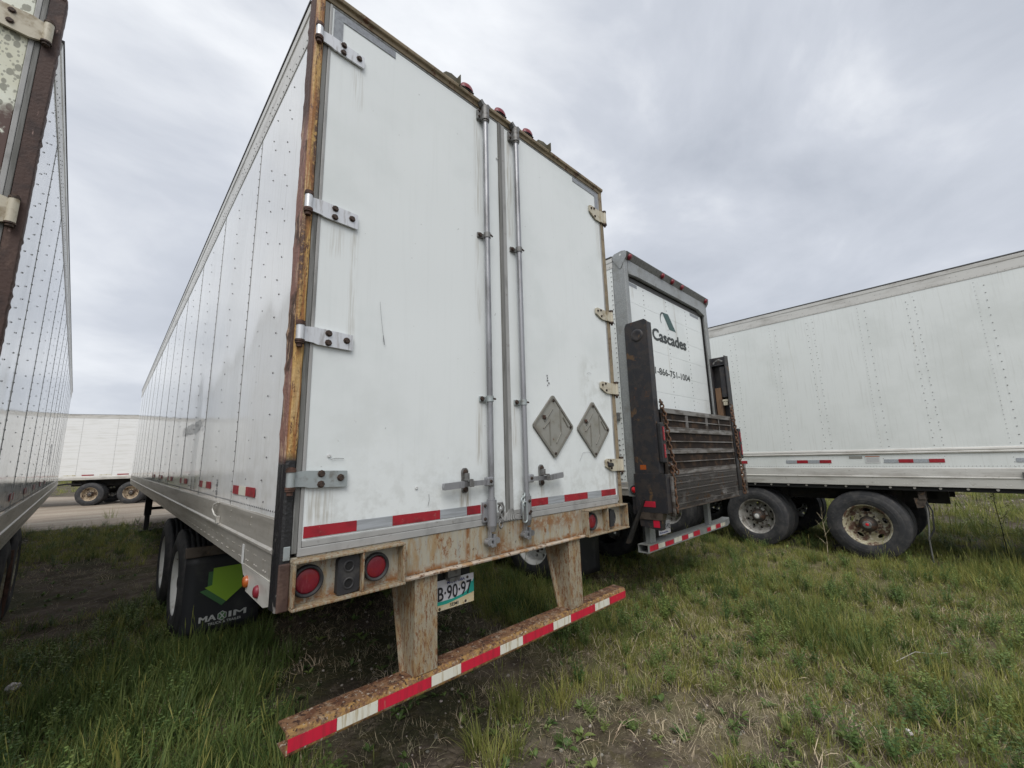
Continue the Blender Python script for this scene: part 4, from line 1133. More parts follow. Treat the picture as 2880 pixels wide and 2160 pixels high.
B('red_mark', MATS['red_tape_bright'], f2, (-.029, -.0265, -.19, -.12, .88, .95))
mb = MB(); mb.prism([(.052, 1.40), (.092, 1.40), (.090, 1.02), (.052, 1.0), (.045, 1.2)], 1, -.325, -.308); mb.build('flat_bar', MATS['worn_steel'], lift, bev=.003)
mb = MB(); mb.prism([(2.30, 1.47), (2.355, 1.46), (2.36, 1.06), (2.30, 1.05)], 1, -.325, -.308); mb.build('flat_bar', MATS['worn_steel'], lift, bev=.003)
# tail lamp strips on the columns
for x0, x1, sx in ((.0, .07, 1), (WC - .06, WC + .03, -1)):
    z0 = 1.545
    h = B('tail_lamp', MATS['rubber'], lift, (x0, x1, -.285, -.2305, z0, z0 + .43), bev=.012)
    for za in (z0 + .05, z0 + .235):
        mb = MB(); xl = x0 + .018; mb.prism([(xl, za), (xl + .034, za), (xl + .034, za + .15), (xl, za + .15)], 1, -.292, -.2852); mb.build('lens', MATS['red_lens'], h, bev=.008)
        led = MB()
        for q in range(5): led.cyl((xl + .017, -.2925, za + .02 + q * .027), (xl + .017, -.2935, za + .02 + q * .027), .008, n=10)
        led.build('led', MATS['red_lens_bright'], h)
# platform, standing upright
PX0, PX1, PY = .125, 2.185, -.255
tp = MB(); tp.box(PX0, PX1, PY, PY + .04, 1.045, 1.408)
plat = tp.build('liftgate_platform', MATS['tread_steel'], lift, bev=.003)
td = MB()
for i in range(52):
    for j in range(9):
        x = PX0 + .05 + i * .038 + (j % 2) * .019; z = 1.075 + j * .038
        a = R(40) * (1 if (i + j) % 2 else -1); dx, dz = .012 * math.cos(a), .012 * math.sin(a)
        td.prism([(x - dx, z - dz), (x + dz * .3, z - dx * .3), (x + dx, z + dz), (x - dz * .3, z + dx * .3)], 1, PY - .0035, PY - .0004)
td.build('tread_bumps', MATS['tread_steel'], plat, kind='stuff')
B('tread_rib', MATS['worn_steel'], plat, *[(PX0 + .01, PX1 - .01, PY - .005, PY - .0005, z, z + .006) for z in (1.09, 1.165, 1.24, 1.315, 1.385)], kind='stuff')
B('edge_trim', MATS['brown_steel'], plat, (PX0 - .004, PX1 + .004, PY - .006, PY + .042, 1.030, 1.0445), bev=.002)
for z0, z1 in ((1.4085, 1.452), (1.635, 1.682), (1.872, 1.92), (2.085, 2.142)):
    B('platform_rail', MATS['worn_steel'], plat, (PX0, PX1, PY - .004, PY + .035, z0, z1), bev=.004)
for z in (1.54, 1.768, 2.005):
    B('thin_rail', MATS['worn_steel'], plat, (PX0, PX1, PY - .001, PY + .008, z, z + .012), bev=.002)
B('rail_edge', MATS['worn_steel'], plat, (PX0, PX1, PY - .001, PY + .008, 1.925, 1.934), (PX0, PX1, PY - .001, PY + .008, 1.6865, 1.694), (PX0, PX1, PY - .001, PY + .008, 1.457, 1.465))
for x in (PX0 + .003, PX1 - .03): B('platform_stile', MATS['brown_steel'], plat, (x, x + .027, PY + .001, PY + .03, 1.4525, 2.0845), bev=.003)
for x in (.70, .735, 1.29, 1.325, 1.72): B('divider', MATS['worn_steel'], plat, (x, x + .016, PY - .002, PY + .02, 1.9205, 2.0845), bev=.003)
gr = MB(); x = PX0 + .035
while x < PX1 - .035:
    for z0, z1 in ((1.453, 1.634), (1.683, 1.871), (1.921, 2.084)): gr.box(x, x + .007, PY + .009, PY + .032, z0, z1)
    x += .026
gr.build('grating', MATS['grating'], plat, kind='stuff')
B('backing', MATS['hole_black'], plat, (PX0, PX1, PY + .05, PY + .055, 1.05, 2.13))
# chains
def chain(parent, pts, size=.062, wire=.0085):
    p = Vector(pts[0]); mb = MB(); mb.cyl(p + Vector((-.02, 0, .0)), p + Vector((.03, 0, 0)), .014, n=10)
    c = mb.build('chain', MATS['cast_grey'], parent)
    links(pts, size, wire, 'chain_rust', c)


chain(lift, [(.085, -.262, 2.20), (.13, -.275, 2.05), (.15, -.28, 1.90), (.16, -.285, 1.70), (.20, -.292, 1.55), (.245, -.300, 1.44)])
chain(lift, [(.12, -.292, 1.52), (.215, -.298, 1.43)])
chain(lift, [(.15, -.292, 1.50), (.16, -.295, 1.35), (.15, -.298, 1.2), (.165, -.30, 1.04)])
chain(lift, [(WC - .11, -.24, 2.30), (2.24, -.275, 2.12), (2.26, -.285, 1.9), (2.245, -.29, 1.7), (2.275, -.295, 1.45), (2.27, -.298, 1.25), (2.28, -.30, 1.06)])
# underride guard
mb = MB(); y0, y1, za, zb = -.02, .10, .598, .684
for (a, b, c, d) in ((y0, y1, zb - .006, zb), (y0, y1, za, za + .006), (y0, y0 + .006, za + .006, zb - .006), (y1 - .006, y1, za + .006, zb - .006)):
    mb.add([(x, y, z) for x in (.0, 2.28) for y in (a, b) for z in (c, d)] , [(0, 1, 3, 2), (4, 6, 7, 5), (0, 4, 5, 1), (2, 3, 7, 6), (0, 2, 6, 4), (1, 5, 7, 3)])
mb.add([(2.28, y0, za), (2.28, y0, zb), (2.28, y1, zb), (2.28, y1, za), (2.42, y0 + .02, za + .02), (2.42, y0 + .02, zb + .012), (2.42, y1, zb + .012), (2.42, y1, za + .02)], [(0, 1, 5, 4), (1, 2, 6, 5), (0, 3, 7, 4), (4, 5, 6, 7)])
ug = mb.build('underride_bar', MATS['galvanised'], lift)
tx = [.03, .22, .38, .60, .80, .98, 1.13, 1.32, 1.55, 1.68, 1.85, 2.02, 2.2]
for k in range(12):
    c = ('red_tape_bright', 'white_tape', 'red_tape_bright', 'white_tape')[k % 4]
    if k in (7,): continue
    B('reflective_tape', MATS[c], ug, (tx[k] + .004, tx[k + 1] - .006 * (k % 3), y0 - .002, y0 - .0004, .612 + .003 * (k % 2), .668 - .004 * ((k * 7) % 3)))
B('guard_leg', MATS['galvanised'], lift, (.10, .22, 0.0, .06, .685, 1.0), bev=.004)
B('guard_leg', MATS['galvanised'], lift, (1.69, 1.78, 0.0, .06, .685, 1.0), bev=.004)
mb = MB(); mb.prism([(-.04, 1.16), (-.06, 1.16), (.16, .69), (.20, .69)], 0, -.08, -.03); mb.build('guard_brace', MATS['dark_under'], lift)
np_ = B('number_plate', MATS['plate_white'], lift, (.255, .535, -.022, -.0205, .745, .885), bev=.0006)
text('plate_number', '5WE0·92', 'ink_black', np_, (.268, -.0235, .795), (R(90), 0, 0), .055, .25, .012)
B('plate_emblem', MATS['ink_blue'], np_, (.285, .305, -.0235, -.0222, .757, .777), (.315, .36, -.0235, -.0222, .760, .770), (.368, .47, -.0235, -.0222, .759, .770))

# =================================================================== trailer cut by the left edge
thA = R(2.277)
WA = 2.59
left = thing('box_trailer', 'white trailer cut by the left edge with brown rusted post and mould-spotted door', 'trailer', (-1.011 - WA * math.cos(thA), 1.205 - WA * math.sin(thA), 0), thA)
shell(left, WA, 16.35, 1.06, 1.335, 3.90, 4.115, [.86 + 1.24 * k for k in range(13)], 'skin_white', .0042, 1)
running_gear(left, WA, (3.30, 4.55), ('rusty', 'rusty'), 1.08, near=1)
landing_gear(left, WA, 12.1, 1.05, (.55, 2.04 - .2))
zz = [.55 + .02 * k for k in range(190)]; vs = []; fs = []
for z in zz:
    j = .0015 * noise.noise(Vector((1, 0, z * 6))) + .005 * noise.noise(Vector((3, 0, z * 33))) * (1 if noise.noise(Vector((7, 0, z * 2.5))) > -.1 else .2)
    for p in ((WA - .055, -.004), (WA - .052, -.016), (WA + .004 + j, -.016), (WA + .010 + j, -.004), (WA + .010 + j * 1.5, .05 + j * 2), (WA + .004, .075 + j * 2)): vs.append((p[0], p[1], max(z, 1.05)))
for k in range(len(zz) - 1):
    for i in range(5): a = k * 6 + i; fs.append((a, a + 1, a + 7, a + 6))
MB().add(vs, fs).build('corner_post', MATS['post_brown'], left)
B('corner_post', MATS['post_brown'], left, (-.004, .05, -.014, .09, 1.05, 4.30), bev=.004)
B('header', MATS['post_brown'], left, (-.004, WA + .004, -.02, .09, 4.3105, 4.36), bev=.004)
B('sill', MATS['post_brown'], left, (-.004, WA + .004, -.012, .09, .98, 1.25), bev=.004)
B('door_gasket', MATS['gasket'], left, (WA - .078, WA - .056, -.008, .05, 1.255, 4.305), bev=.003)
B('door_gasket', MATS['gasket_light'], left, (WA - .100, WA - .079, -.010, .05, 1.255, 4.305), bev=.003)
dA = B('door', MATS['door_spotted'], left, (1.31, WA - .101, -.004, .05, 1.26, 4.30), bev=.003)
B('door', MATS['door_spotted'], left, (.06, 1.28, -.004, .05, 1.26, 4.30), bev=.003)
for za, zb in ((3.985, 4.10), (2.89, 3.02), (2.2, 2.31), (1.5, 1.61)):
    mb = MB(); mb.prism([(WA - .34, zb), (WA - .10, zb + .012), (WA - .05, zb), (WA - .05, za), (WA - .10, za - .012), (WA - .34, za)], 1, -.032, -.018)
    h = mb.build('hinge', MATS['hinge_cream'], left, bev=.003)
    MB().cyl((WA - .036, -.036, za), (WA - .036, -.036, zb), .020, n=18).build('barrel', MATS['hinge_cream'], h)
    pn = MB(); pn.cyl((WA - .036, -.036, za - .01), (WA - .036, -.036, zb + .01), .008, n=8)
    for z, d in ((zb + .0005, 1), (za - .0005, -1)): pn.cyl((WA - .036, -.036, z), (WA - .036, -.036, z + d * .009), .023, n=14); pn.cyl((WA - .036, -.036, z + d * .010), (WA - .036, -.036, z + d * .022), .016, n=10)
    pn.build('pin', MATS['bolt_rust'], h)
    for bx_, bz in ((WA - .17, zb - .02), (WA - .17, za + .03)): link('bolt', BOLT, h, loc=(bx_, -.032, bz))
for k in range(5):
    y0 = 1.86 + 1.35 * k
    for f0, f1, c in ((0, .34, 'red_tape'), (.34, .66, 'silver_tape'), (.66, 1, 'red_tape')):
        B('reflective_tape', MATS[c], left, (WA + .0045, WA + .006, y0 + .3 * f0, y0 + .3 * f1 - .002, 1.41, 1.468))
mb = MB(); mb.prism([(7.55, 2.08), (7.75, 2.08), (7.9, 1.72), (7.75, 1.72)], 0, WA + .0045, WA + .0058); mb.build('dark_mark', MATS['ink_grey'], left)
mb = MB(); mb.tube([(WA - .03, 3.62, .84), (WA - .02, 3.60, .55), (WA - .03, 3.6, .2)], .02, 8); mb.build('rusty_strut', MATS['rust_brown'], left)

# =================================================================== trailer on the right, seen from the side
thB = R(177.48)
WB = 2.59
cB = Vector((7.989, 3.70, 0)); xB = Vector((math.cos(thB), math.sin(thB), 0))
oB = cB - xB * WB
right = thing('box_trailer', 'white trailer on the right showing its long riveted side above mismatched wheels', 'trailer', (oB.x, oB.y, 0), thB)
s0 = 2.70
shell(right, WB, 16.15, 1.09, 1.345, 3.885, 4.085, [1.20 + 1.25 * k for k in range(12)], 'skin_white_dull', .003, 1, rail='aluminium_light', rivets='rivet_pale', gap=0)
running_gear(right, WB, (1.42, s0 + .40, s0 + 1.93), ('steel', 'steel', 'rusty'), 1.09, near=1, inset=.04)
landing_gear(right, WB, 12.2, 1.08, (.4, 2.19))
# belt moulding, with the lower skirt sheet
mb = MB(); mb.prism([(WB - .01, 1.545), (WB + .010, 1.545), (WB + .022, 1.555), (WB + .022, 1.568), (WB + .012, 1.578), (WB + .016, 1.592), (WB + .012, 1.61), (WB + .006, 1.622), (WB - .01, 1.622)], 1, .09, 16.12)
mb.build('belt_moulding', MATS['aluminium_light'], right)
for ya, n_ in ((s0 + .996, 4), (s0 + 2.267, 4), (s0 + 3.526, 4), (s0 - .25, 4), (s0 + 4.8, 4)):
    for k in range(n_):
        B('reflective_tape', MATS['silver_tape' if k % 2 == 0 else 'red_tape'], right, (WB + .0042, WB + .0056, ya + .158 * k + .001, ya + .158 * (k + 1) - .001, 1.421, 1.472))
B('notice', MATS['sticker'], right, (WB + .0042, WB + .0055, s0 + 2.052, s0 + 2.226, 1.422, 1.526)); B('notice_head', MATS['amber_lens'], right, (WB + .0056, WB + .0064, s0 + 2.056, s0 + 2.222, 1.512, 1.523))
nb = MB()
for k in range(5): nb.box(WB + .0056, WB + .0062, s0 + 2.065, s0 + 2.21, 1.438 + k * .014, 1.442 + k * .014)
nb.build('notice_print', MATS['ink_grey'], right)
B('notice', MATS['placard'], right, (WB + .0042, WB + .0055, s0 + 1.86, s0 + 2.02, 1.488, 1.525))
B('cross_beam_strip', MATS['hole_black'], right, (WB - .12, WB - .02, .1, 16.0, 1.03, 1.07))
bb = MB()
y = .3
while y < 12: bb.cyl((WB - .018, y, 1.068), (WB - .008, y, 1.068), .016, n=10); y += .26
bb.build('floor_bolts', MATS['aluminium'], right, kind='stuff')
rv = MB()    # doubled rivet columns
for k in range(12):
    for dy in (.575, .665):
        z = 1.66
        while z < 3.86: rv.dome((WB + .0014, 1.20 + 1.25 * k - 1.25 + dy, z), (1, 0, 0), .008, .005); z += .105
    z = 1.66
    while z < 3.86: rv.dome((WB + .0014, 1.20 + 1.25 * k + .10, z), (1, 0, 0), .008, .005); z += .105
rv.build('rivet_columns', MATS['rivet_pale'], right, kind='stuff')
mb = MB(); mb.box(WB - .28, WB - .08, s0 + 2.55, s0 + 2.63, .90, 1.02); mb.prism([(s0 + 2.5, .92), (s0 + 2.64, .92), (s0 + 2.60, .80), (s0 + 2.52, .78)], 0, WB - .2, WB - .1)
br_ = mb.build('hanger_bracket', MATS['brown_steel'], right, bev=.01)
for dx, a in ((0, .03), (.05, -.02)):
    mb = MB(); mb.tube([(WB - .12 - dx, s0 + 2.60, .95), (WB - .10, s0 + 2.64 + a, .75), (WB - .11, s0 + 2.62 + a, .5), (WB - .11, s0 + 2.58, .36), (WB - .12, s0 + 2.58, .05)], .010, 8); mb.build('air_hose', MATS['gasket' if dx else 'rubber'], br_)
B('side_lamp', MATS['cast_grey'], right, (WB + .022, WB + .04, s0 + 3.55, s0 + 3.62, 1.22, 1.30), bev=.01)

# =================================================================== trailer across the road
thD = R(70)
WD = 2.59
far = thing('box_trailer', 'distant white trailer standing crosswise on the gravel road', 'trailer', (2.97, 23.72, 0), thD)
shell(far, WD, 15.2, 1.15, 1.30, 3.93, 4.10, [1.1 + 1.25 * k for k in range(11)], 'skin_far', .0012, -1, rail='aluminium_light')
running_gear(far, WD, (2.84, 4.30), ('cream', 'cream'), 1.13, inset=.02)
for k in range(14):
    B('reflective_tape', MATS[('red_tape', 'white_tape')[k % 2]], far, (-.0062, -.0046, .5 + k * .62, .5 + k * .62 + .42, 1.325, 1.375))
mb = MB(); mb.tube([(.25, 4.7, .95), (.22, 5.2, .98), (.22, 5.7, .9), (.2, 6.0, .78), (.2, 6.3, .82), (.22, 6.45, .98), (.25, 6.4, 1.1)], .035, 8); mb.tube([(.22, 5.75, .9), (.22, 5.8, 1.1)], .03, 8)
mb.build('tank_strap', MATS['rubber'], far)
B('rear_frame', MATS['galvanised'], far, (0, WD, -.02, .08, 1.0, 4.12), bev=.01)
landing_gear(far, WD, 12.3, 1.12, (.4, 2.19))

# =================================================================== ground
def fbm(x, y, s, seed=0.0, o=4):
    return noise.fractal(Vector((x * s + seed, y * s - seed * .7, seed)), 1.0, 2.0, o) if False else sum(noise.noise(Vector((x * s * 2 ** k + seed, y * s * 2 ** k + seed * 1.7, seed + k))) / 2 ** k for k in range(o))


def road_d(x, y):
    # signed distance-like value: >0 on the gravel road that crosses behind the trailers
    n = (.342, .94); d = x * n[0] + y * n[1]
    return d - 14.2 + .5 * noise.noise(Vector((x * .5, y * .5, 2))) + .35 * noise.noise(Vector((x * 1.7, y * 1.7, 5)))


def gh(x, y):
    r = math.hypot(x - 2, y - 2)
    a = max(0.0, 1 - max(0, r - 10) / 10)
    h = a * (.022 * noise.noise(Vector((x * .9, y * .9, 0))) + .012 * noise.noise(Vector((x * 2.7, y * 2.7, 3))) + .005 * noise.noise(Vector((x * 8, y * 8, 7))))
    if r > 30: h += min(1.2, (r - 30) * .012) * (.6 + .5 * noise.noise(Vector((x * .03, y * .03, 1))))
    return h - .012


def axis_lines(c0, c1, st, far):
    a = list(np.arange(c0, c1, st)); v = a[-1]; s = st
    while v < far: s *= 1.22; v += s; a.append(v)
    v = a[0]; s = st
    while v > -far: s *= 1.22; v -= s; a.insert(0, v)
    return a


xs = axis_lines(-3, 11, .075, 700); ys = axis_lines(-4, 9, .075, 700)
gv = [(x, y, gh(x, y)) for y in ys for x in xs]
nx = len(xs)
gf = [(j * nx + i, j * nx + i + 1, (j + 1) * nx + i + 1, (j + 1) * nx + i) for j in range(len(ys) - 1) for i in range(nx - 1)]
me = bpy.data.meshes.new('ground'); me.from_pydata(gv, [], gf)
me.polygons.foreach_set('use_smooth', [True] * len(gf))
M('soil', (.125, .100, .078), .92, spec=.2, layers=[
    dict(col=(.062, .048, .036), lo=.42, hi=.62, scale=1.6), dict(col=(.17, .14, .105), lo=.5, hi=.68, scale=4.5),
    dict(col=(.052, .056, .026), amt=.85, lo=.46, hi=.60, scale=.9, off=4.4), dict(col=(.085, .072, .035), amt=.7, lo=.5, hi=.64, scale=11),
    dict(col=(.20, .175, .095), amt=.8, lo=.38, hi=.60, scale=3.2, win=((0, 2.0, 8.0, .6), (1, -6, 1.2, .8))),
    dict(col=(.22, .19, .15), lo=.66, hi=.72, scale=60, detail=2), dict(col=(.035, .028, .022), lo=.62, hi=.72, scale=30),
    dict(col=(.03, .024, .018), amt=.8, kind='crack', lo=.03, hi=.0, scale=7, wins=[(1, ((0, .6, 1.8, .2), (1, -.3, 1.2, .2)))]), dict(col=(.2, .165, .125), amt=.7, lo=.56, hi=.66, scale=9, nr=.7)],
  bump=dict(scale=26, strength=.7, dist=.03, detail=8))
me.materials.append(MATS['soil'])
ground = link('ground', me, kind='structure')

# gravel road, a sheet laid on the ground
M('road_gravel', (.34, .285, .225), .9, spec=.25, layers=[
    dict(col=(.27, .22, .17), lo=.42, hi=.62, scale=.5, stretch=(.35, 2.2, 1)), dict(col=(.42, .37, .30), lo=.5, hi=.68, scale=1.1, stretch=(.4, 2, 1)),
    dict(col=(.23, .19, .155), lo=.55, hi=.66, scale=22), dict(col=(.5, .47, .43), amt=.7, lo=.64, hi=.72, scale=70)],
  bump=dict(scale=55, strength=.6, dist=.02, detail=5))
rv_, rf_ = [], []
ux, uy = (.94, -.342), (.342, .94)
ni, nj = 120, 26
for j in range(nj + 1):
    for i in range(ni + 1):
        a = -30 + 90 * i / ni; v = j / nj
        e0 = 14.2 + .8 * noise.noise(Vector((a * .33, 1, 2))) + .35 * noise.noise(Vector((a * 1.3, 4, 2)))
        e1 = 33 + 1.5 * noise.noise(Vector((a * .2, 9, 2)))
        d = e0 + (e1 - e0) * v ** 1.5
        x, y = ux[0] * a + uy[0] * d, ux[1] * a + uy[1] * d
        rv_.append((x, y, gh(x, y) + (.006 if 0 < j < nj else -.01) + .004))
for j in range(nj):
    for i in range(ni):
        k = j * (ni + 1) + i; rf_.append((k, k + 1, k + ni + 2, k + ni + 1))
mr = bpy.data.meshes.new('gravel_road'); mr.from_pydata(rv_, [], rf_); mr.polygons.foreach_set('use_smooth', [True] * len(rf_)); mr.materials.append(MATS['road_gravel'])
link('gravel_road', mr, kind='structure')

# =================================================================== vegetation and stones
M('blade_green', (.265, .295, .080), .55, spec=.3, transl=.38, vary=.36, layers=[dict(col=(.30, .30, .10), lo=.45, hi=.65, scale=14), dict(col=(.29, .26, .13), amt=.7, lo=.64, hi=.75, scale=9)])
M('blade_dark', (.105, .160, .045), .6, spec=.25, transl=.33, vary=.38, layers=[dict(col=(.115, .155, .055), lo=.45, hi=.65, scale=14)])  # shade under and between trailers put into the blade colour; also dark clumps
M('blade_dry', (.60, .52, .35), .75, spec=.2, transl=.15, vary=.35, layers=[dict(col=(.17, .14, .08), lo=.45, hi=.6, scale=12)])
M('leaf_weed', (.155, .225, .065), .5, spec=.35, transl=.25, vary=.35, layers=[dict(col=(.10, .17, .05), lo=.45, hi=.6, scale=20)])
M('stone', (.42, .38, .33), .8, vary=.5, layers=[dict(col=(.2, .18, .15), lo=.45, hi=.6, scale=20)])
PROTO = {}


def proto(group, mb, mat):
    c = PROTO.get(group)
    if c is None: c = PROTO[group] = bpy.data.collections.new(group + '_parts')
    me_ = bpy.data.meshes.new(group); me_.from_pydata(mb.v, [], mb.f); me_.materials.append(MATS[mat])
    me_.polygons.foreach_set('use_smooth', [True] * len(mb.f)); me_.update()
    o = bpy.data.objects.new('%s_%02d' % (group, len(c.objects)), me_); c.objects.link(o)


def blade(mb, base, az, ln, wd, lean, curl, seg=4):
    p = Vector(base); d = Vector((math.cos(az), math.sin(az), 0)); s = Vector((-d.y, d.x, 0))
    tw = random.uniform(-.7, .7); vs = []; th = lean
    for k in range(seg + 1):
        f = k / seg; w = wd * (1 - f ** 1.7) * (.75 + .5 * min(1, f * 3)) + .0003
        sd = (s * math.cos(tw * f) + d * math.sin(tw * f))
        vs += [p - sd * w * .5, p + sd * w * .5]
        th = lean + curl * f
        p = p + (Vector((0, 0, 1)) * math.cos(th) + d * math.sin(th)) * (ln / seg)
    mb.add(vs, [(2 * k, 2 * k + 1, 2 * k + 3, 2 * k + 2) for k in range(seg)])


rs = random.Random(3)
random.seed(5)
for g_, mat_, cnt, hl, wdt, spread in (('grass_tall', 'blade_green', 24, (.08, .25), (.0028, .0060), .07), ('grass_dark', 'blade_dark', 26, (.08, .27), (.0030, .0068), .08),
                                       ('grass_short', 'blade_green', 28, (.025, .09), (.0024, .0050), .08), ('grass_dry', 'blade_dry', 16, (.04, .14), (.0012, .0028), .10)):
    for v in range(7):
        mb = MB()
        for k in range(cnt):
            a = rs.uniform(0, 6.28); r = spread * math.sqrt(rs.random())
            dry = g_ == 'grass_dry'
            blade(mb, (r * math.cos(a), r * math.sin(a), -.01), a + rs.uniform(-1.2, 1.2), rs.uniform(*hl), rs.uniform(*wdt),
                  abs(rs.gauss(1.15 if dry else .22, .35 if dry else .18)), (rs.gauss(.2, 1.3) if dry else abs(rs.gauss(.75, .5))), 4 if g_ != 'grass_short' else 3)
        if g_ == 'grass_tall' and v >= 5:      # seed heads
            for k in range(3):
                a = rs.uniform(0, 6.28); x, y = .03 * math.cos(a), .03 * math.sin(a); h = rs.uniform(.26, .38)
                mb.tube([(x, y, 0), (x * 1.4, y * 1.4, h * .6), (x * 2.2, y * 2.2, h)], [.0012, .001, .0008], 4)
                mb.tube([(x * 2.0, y * 2.0, h * .86), (x * 2.15, y * 2.15, h * .95), (x * 2.4, y * 2.4, h * 1.08)], [.001, .0035, .0006], 5)
        proto(g_, mb, mat_)
for v in range(5):        # broad-leaved rosettes
    mb = MB()
    for k in range(rs.randint(6, 10)):
        a = rs.uniform(0, 6.28); ln = rs.uniform(.05, .11); p = Vector((0, 0, 0)); d = Vector((math.cos(a), math.sin(a), 0)); s = Vector((-d.y, d.x, 0)); lean = rs.uniform(.4, 1.15); vs = []
        for q in range(7):
            f = q / 6; w = ln * .34 * math.sin(math.pi * min(1, max(0, (f - .18) / .82)) ** .8) + .0025 * (1 - f)
            th = lean + .7 * f
            vs += [p - s * w * .5 + Vector((0, 0, w * .18)), p, p + s * w * .5 + Vector((0, 0, w * .18))]
            p = p + (Vector((0, 0, 1)) * math.cos(th) + d * math.sin(th)) * ln / 6
        mb.add(vs, [(3 * q + i, 3 * q + i + 1, 3 * q + i + 4, 3 * q + i + 3) for q in range(6) for i in (0, 1)])
    proto('weed_leaves', mb, 'leaf_weed')
for v in range(4):        # feathery herbs, clover and yarrow sized
    mb = MB()
    for k in range(13):
        a = rs.uniform(0, 6.28); h = rs.uniform(.06, .17); lean = rs.uniform(.1, .7); d = Vector((math.cos(a), math.sin(a), 0))
        top = Vector((0, 0, h * math.cos(lean))) + d * h * math.sin(lean)
        mb.tube([(0, 0, 0), top * .5 + Vector((0, 0, .01)), top], [.0013, .001, .0007], 4)
        for q in range(7):
            f = .35 + .65 * q / 6; c = top * f; b = rs.uniform(0, 6.28); l2 = .016 * (1.25 - f * .4); e1 = Vector((math.cos(b), math.sin(b), rs.uniform(-.2, .5))) * l2; e2 = Vector((-math.sin(b), math.cos(b), rs.uniform(-.3, .3))) * l2 * .45
            mb.add([c, c + e1 * .5 + e2, c + e1, c + e1 * .5 - e2], [(0, 1, 2, 3)])
    proto('weed_herbs', mb, 'leaf_weed')
for v in range(5):
    mb = MB(); q = MB(); pts = []
    for j in range(4):
        for i in range(7):
            t = math.pi * (j + .5) / 4; a = 2 * math.pi * i / 7
            r = 1 + .22 * noise.noise(Vector((math.cos(a) * 1.4 + v * 3, math.sin(a) * 1.4, j * .9)))
            pts.append((r * math.sin(t) * math.cos(a), r * .8 * math.sin(t) * math.sin(a), r * .6 * math.cos(t)))
    mb.add(pts, [(j * 7 + i, j * 7 + (i + 1) % 7, (j + 1) * 7 + (i + 1) % 7, (j + 1) * 7 + i) for j in range(3) for i in range(7)] + [tuple(range(7)), tuple(range(21, 28))])
    proto('pebble', mb, 'stone')


def scatter(name, group, P, rot, scl, label, cat, kind='stuff'):
    n = len(P)
    m_ = bpy.data.meshes.new(name); m_.from_pydata([tuple(p) for p in P], [], [])
    for an, ty, data, f in (('rot', 'FLOAT_VECTOR', rot, 'vector'), ('scl', 'FLOAT', scl, 'value'), ('idx', 'INT', rng.integers(0, len(PROTO[group].objects), n), 'value')):
        at = m_.attributes.new(an, ty, 'POINT'); at.data.foreach_set(f, np.asarray(data).ravel())
    o = link(name, m_); o['kind'] = kind
    tag(o, label, cat)
    ng = bpy.data.node_groups.new(name + '_nodes', 'GeometryNodeTree')
    ng.interface.new_socket('Geometry', in_out='INPUT', socket_type='NodeSocketGeometry'); ng.interface.new_socket('Geometry', in_out='OUTPUT', socket_type='NodeSocketGeometry')
    gi = ng.nodes.new('NodeGroupInput'); go = ng.nodes.new('NodeGroupOutput')
    ip = ng.nodes.new('GeometryNodeInstanceOnPoints'); ci = ng.nodes.new('GeometryNodeCollectionInfo')
    ci.inputs['Collection'].default_value = PROTO[group]; ci.inputs['Separate Children'].default_value = True; ci.inputs['Reset Children'].default_value = True
    ip.inputs['Pick Instance'].default_value = True

    def na(nm, dt):
        a = ng.nodes.new('GeometryNodeInputNamedAttribute'); a.data_type = dt; a.inputs['Name'].default_value = nm; return a.outputs[0]
    er = ng.nodes.new('FunctionNodeEulerToRotation')
    k = ng.links.new
    k(gi.outputs[0], ip.inputs['Points']); k(ci.outputs[0], ip.inputs['Instance']); k(na('idx', 'INT'), ip.inputs['Instance Index'])
    k(na('rot', 'FLOAT_VECTOR'), er.inputs[0]); k(er.outputs[0], ip.inputs['Rotation']); k(na('scl', 'FLOAT'), ip.inputs['Scale']); k(ip.outputs[0], go.inputs[0])
    md = o.modifiers.new('scatter', 'NODES'); md.node_group = ng
    return o


def sm(a, b, x): t = min(1, max(0, (x - a) / (b - a))); return t * t * (3 - 2 * t)


DIRT = [(1.2, .5, .55, 1.), (1.35, 1.5, .8, .9), (1.6, 2.4, .9, .85), (1.72, -.36, .42, 1.), (2.05, -.42, .38, .9), (1.05, -.12, .35, .9), (1.45, .15, .25, .8), (-.76, 6.9, .9, .95), (-.55, 5.6, .5, .7),
        (-.72, 8.6, .8, .6), (2.5, .25, .4, .5), (1.75, .55, .35, .7), (2.35, -.75, .3, .6), (2.75, -1.1, .35, .5), (-.7, 4.5, .35, .7)]
LUSH = [(-.25, 2.6, .9, 1.), (.15, 1.3, .7, 1.), (-.1, .5, .6, .8), (4.15, -1.0, .55, 1.), (3.2, 1.6, .9, 1.), (7.6, -2.9, 1.5, .8), (3.4, -1.9, .6, .8), (1.15, .05, .14, 1.), (1.56, .22, .2, 1.), (2.0, .1, .25, .8), (3.1, .5, .5, .7), (2.9, 4, 1.2, .8), (-.6, 10, 1.2, .5), (-.2, 12, 1.4, .6), (5.5, -.2, .9, .6)]
STRAW = [(2.6, -.45, .8, 1.), (3.2, -.05, .8, .9), (3.4, -1.05, .6, .8), (2.2, -.1, .5, .7), (2.9, -1.3, .5, .6), (4.6, .1, .8, .5), (-.7, 3.6, .6, .4), (1.0, 3.2, .8, .4), (5.5, -1.6, 1., .5)]


def blob(L_, x, y): return min(1, sum(s * math.exp(-((x - a) ** 2 + (y - b) ** 2) / (r * r)) for a, b, r, s in L_))


def under(x, y):      # ground that lies beneath a trailer floor
    if .15 < x < 2.45 and .2 < y < 16: return 1.0
    if 3.8 < x < 6.0 and .7 < y < 15: return 1.0
    if x < -1.2 - .04 * y and y > 1.5: return 1.0
    return 0.0


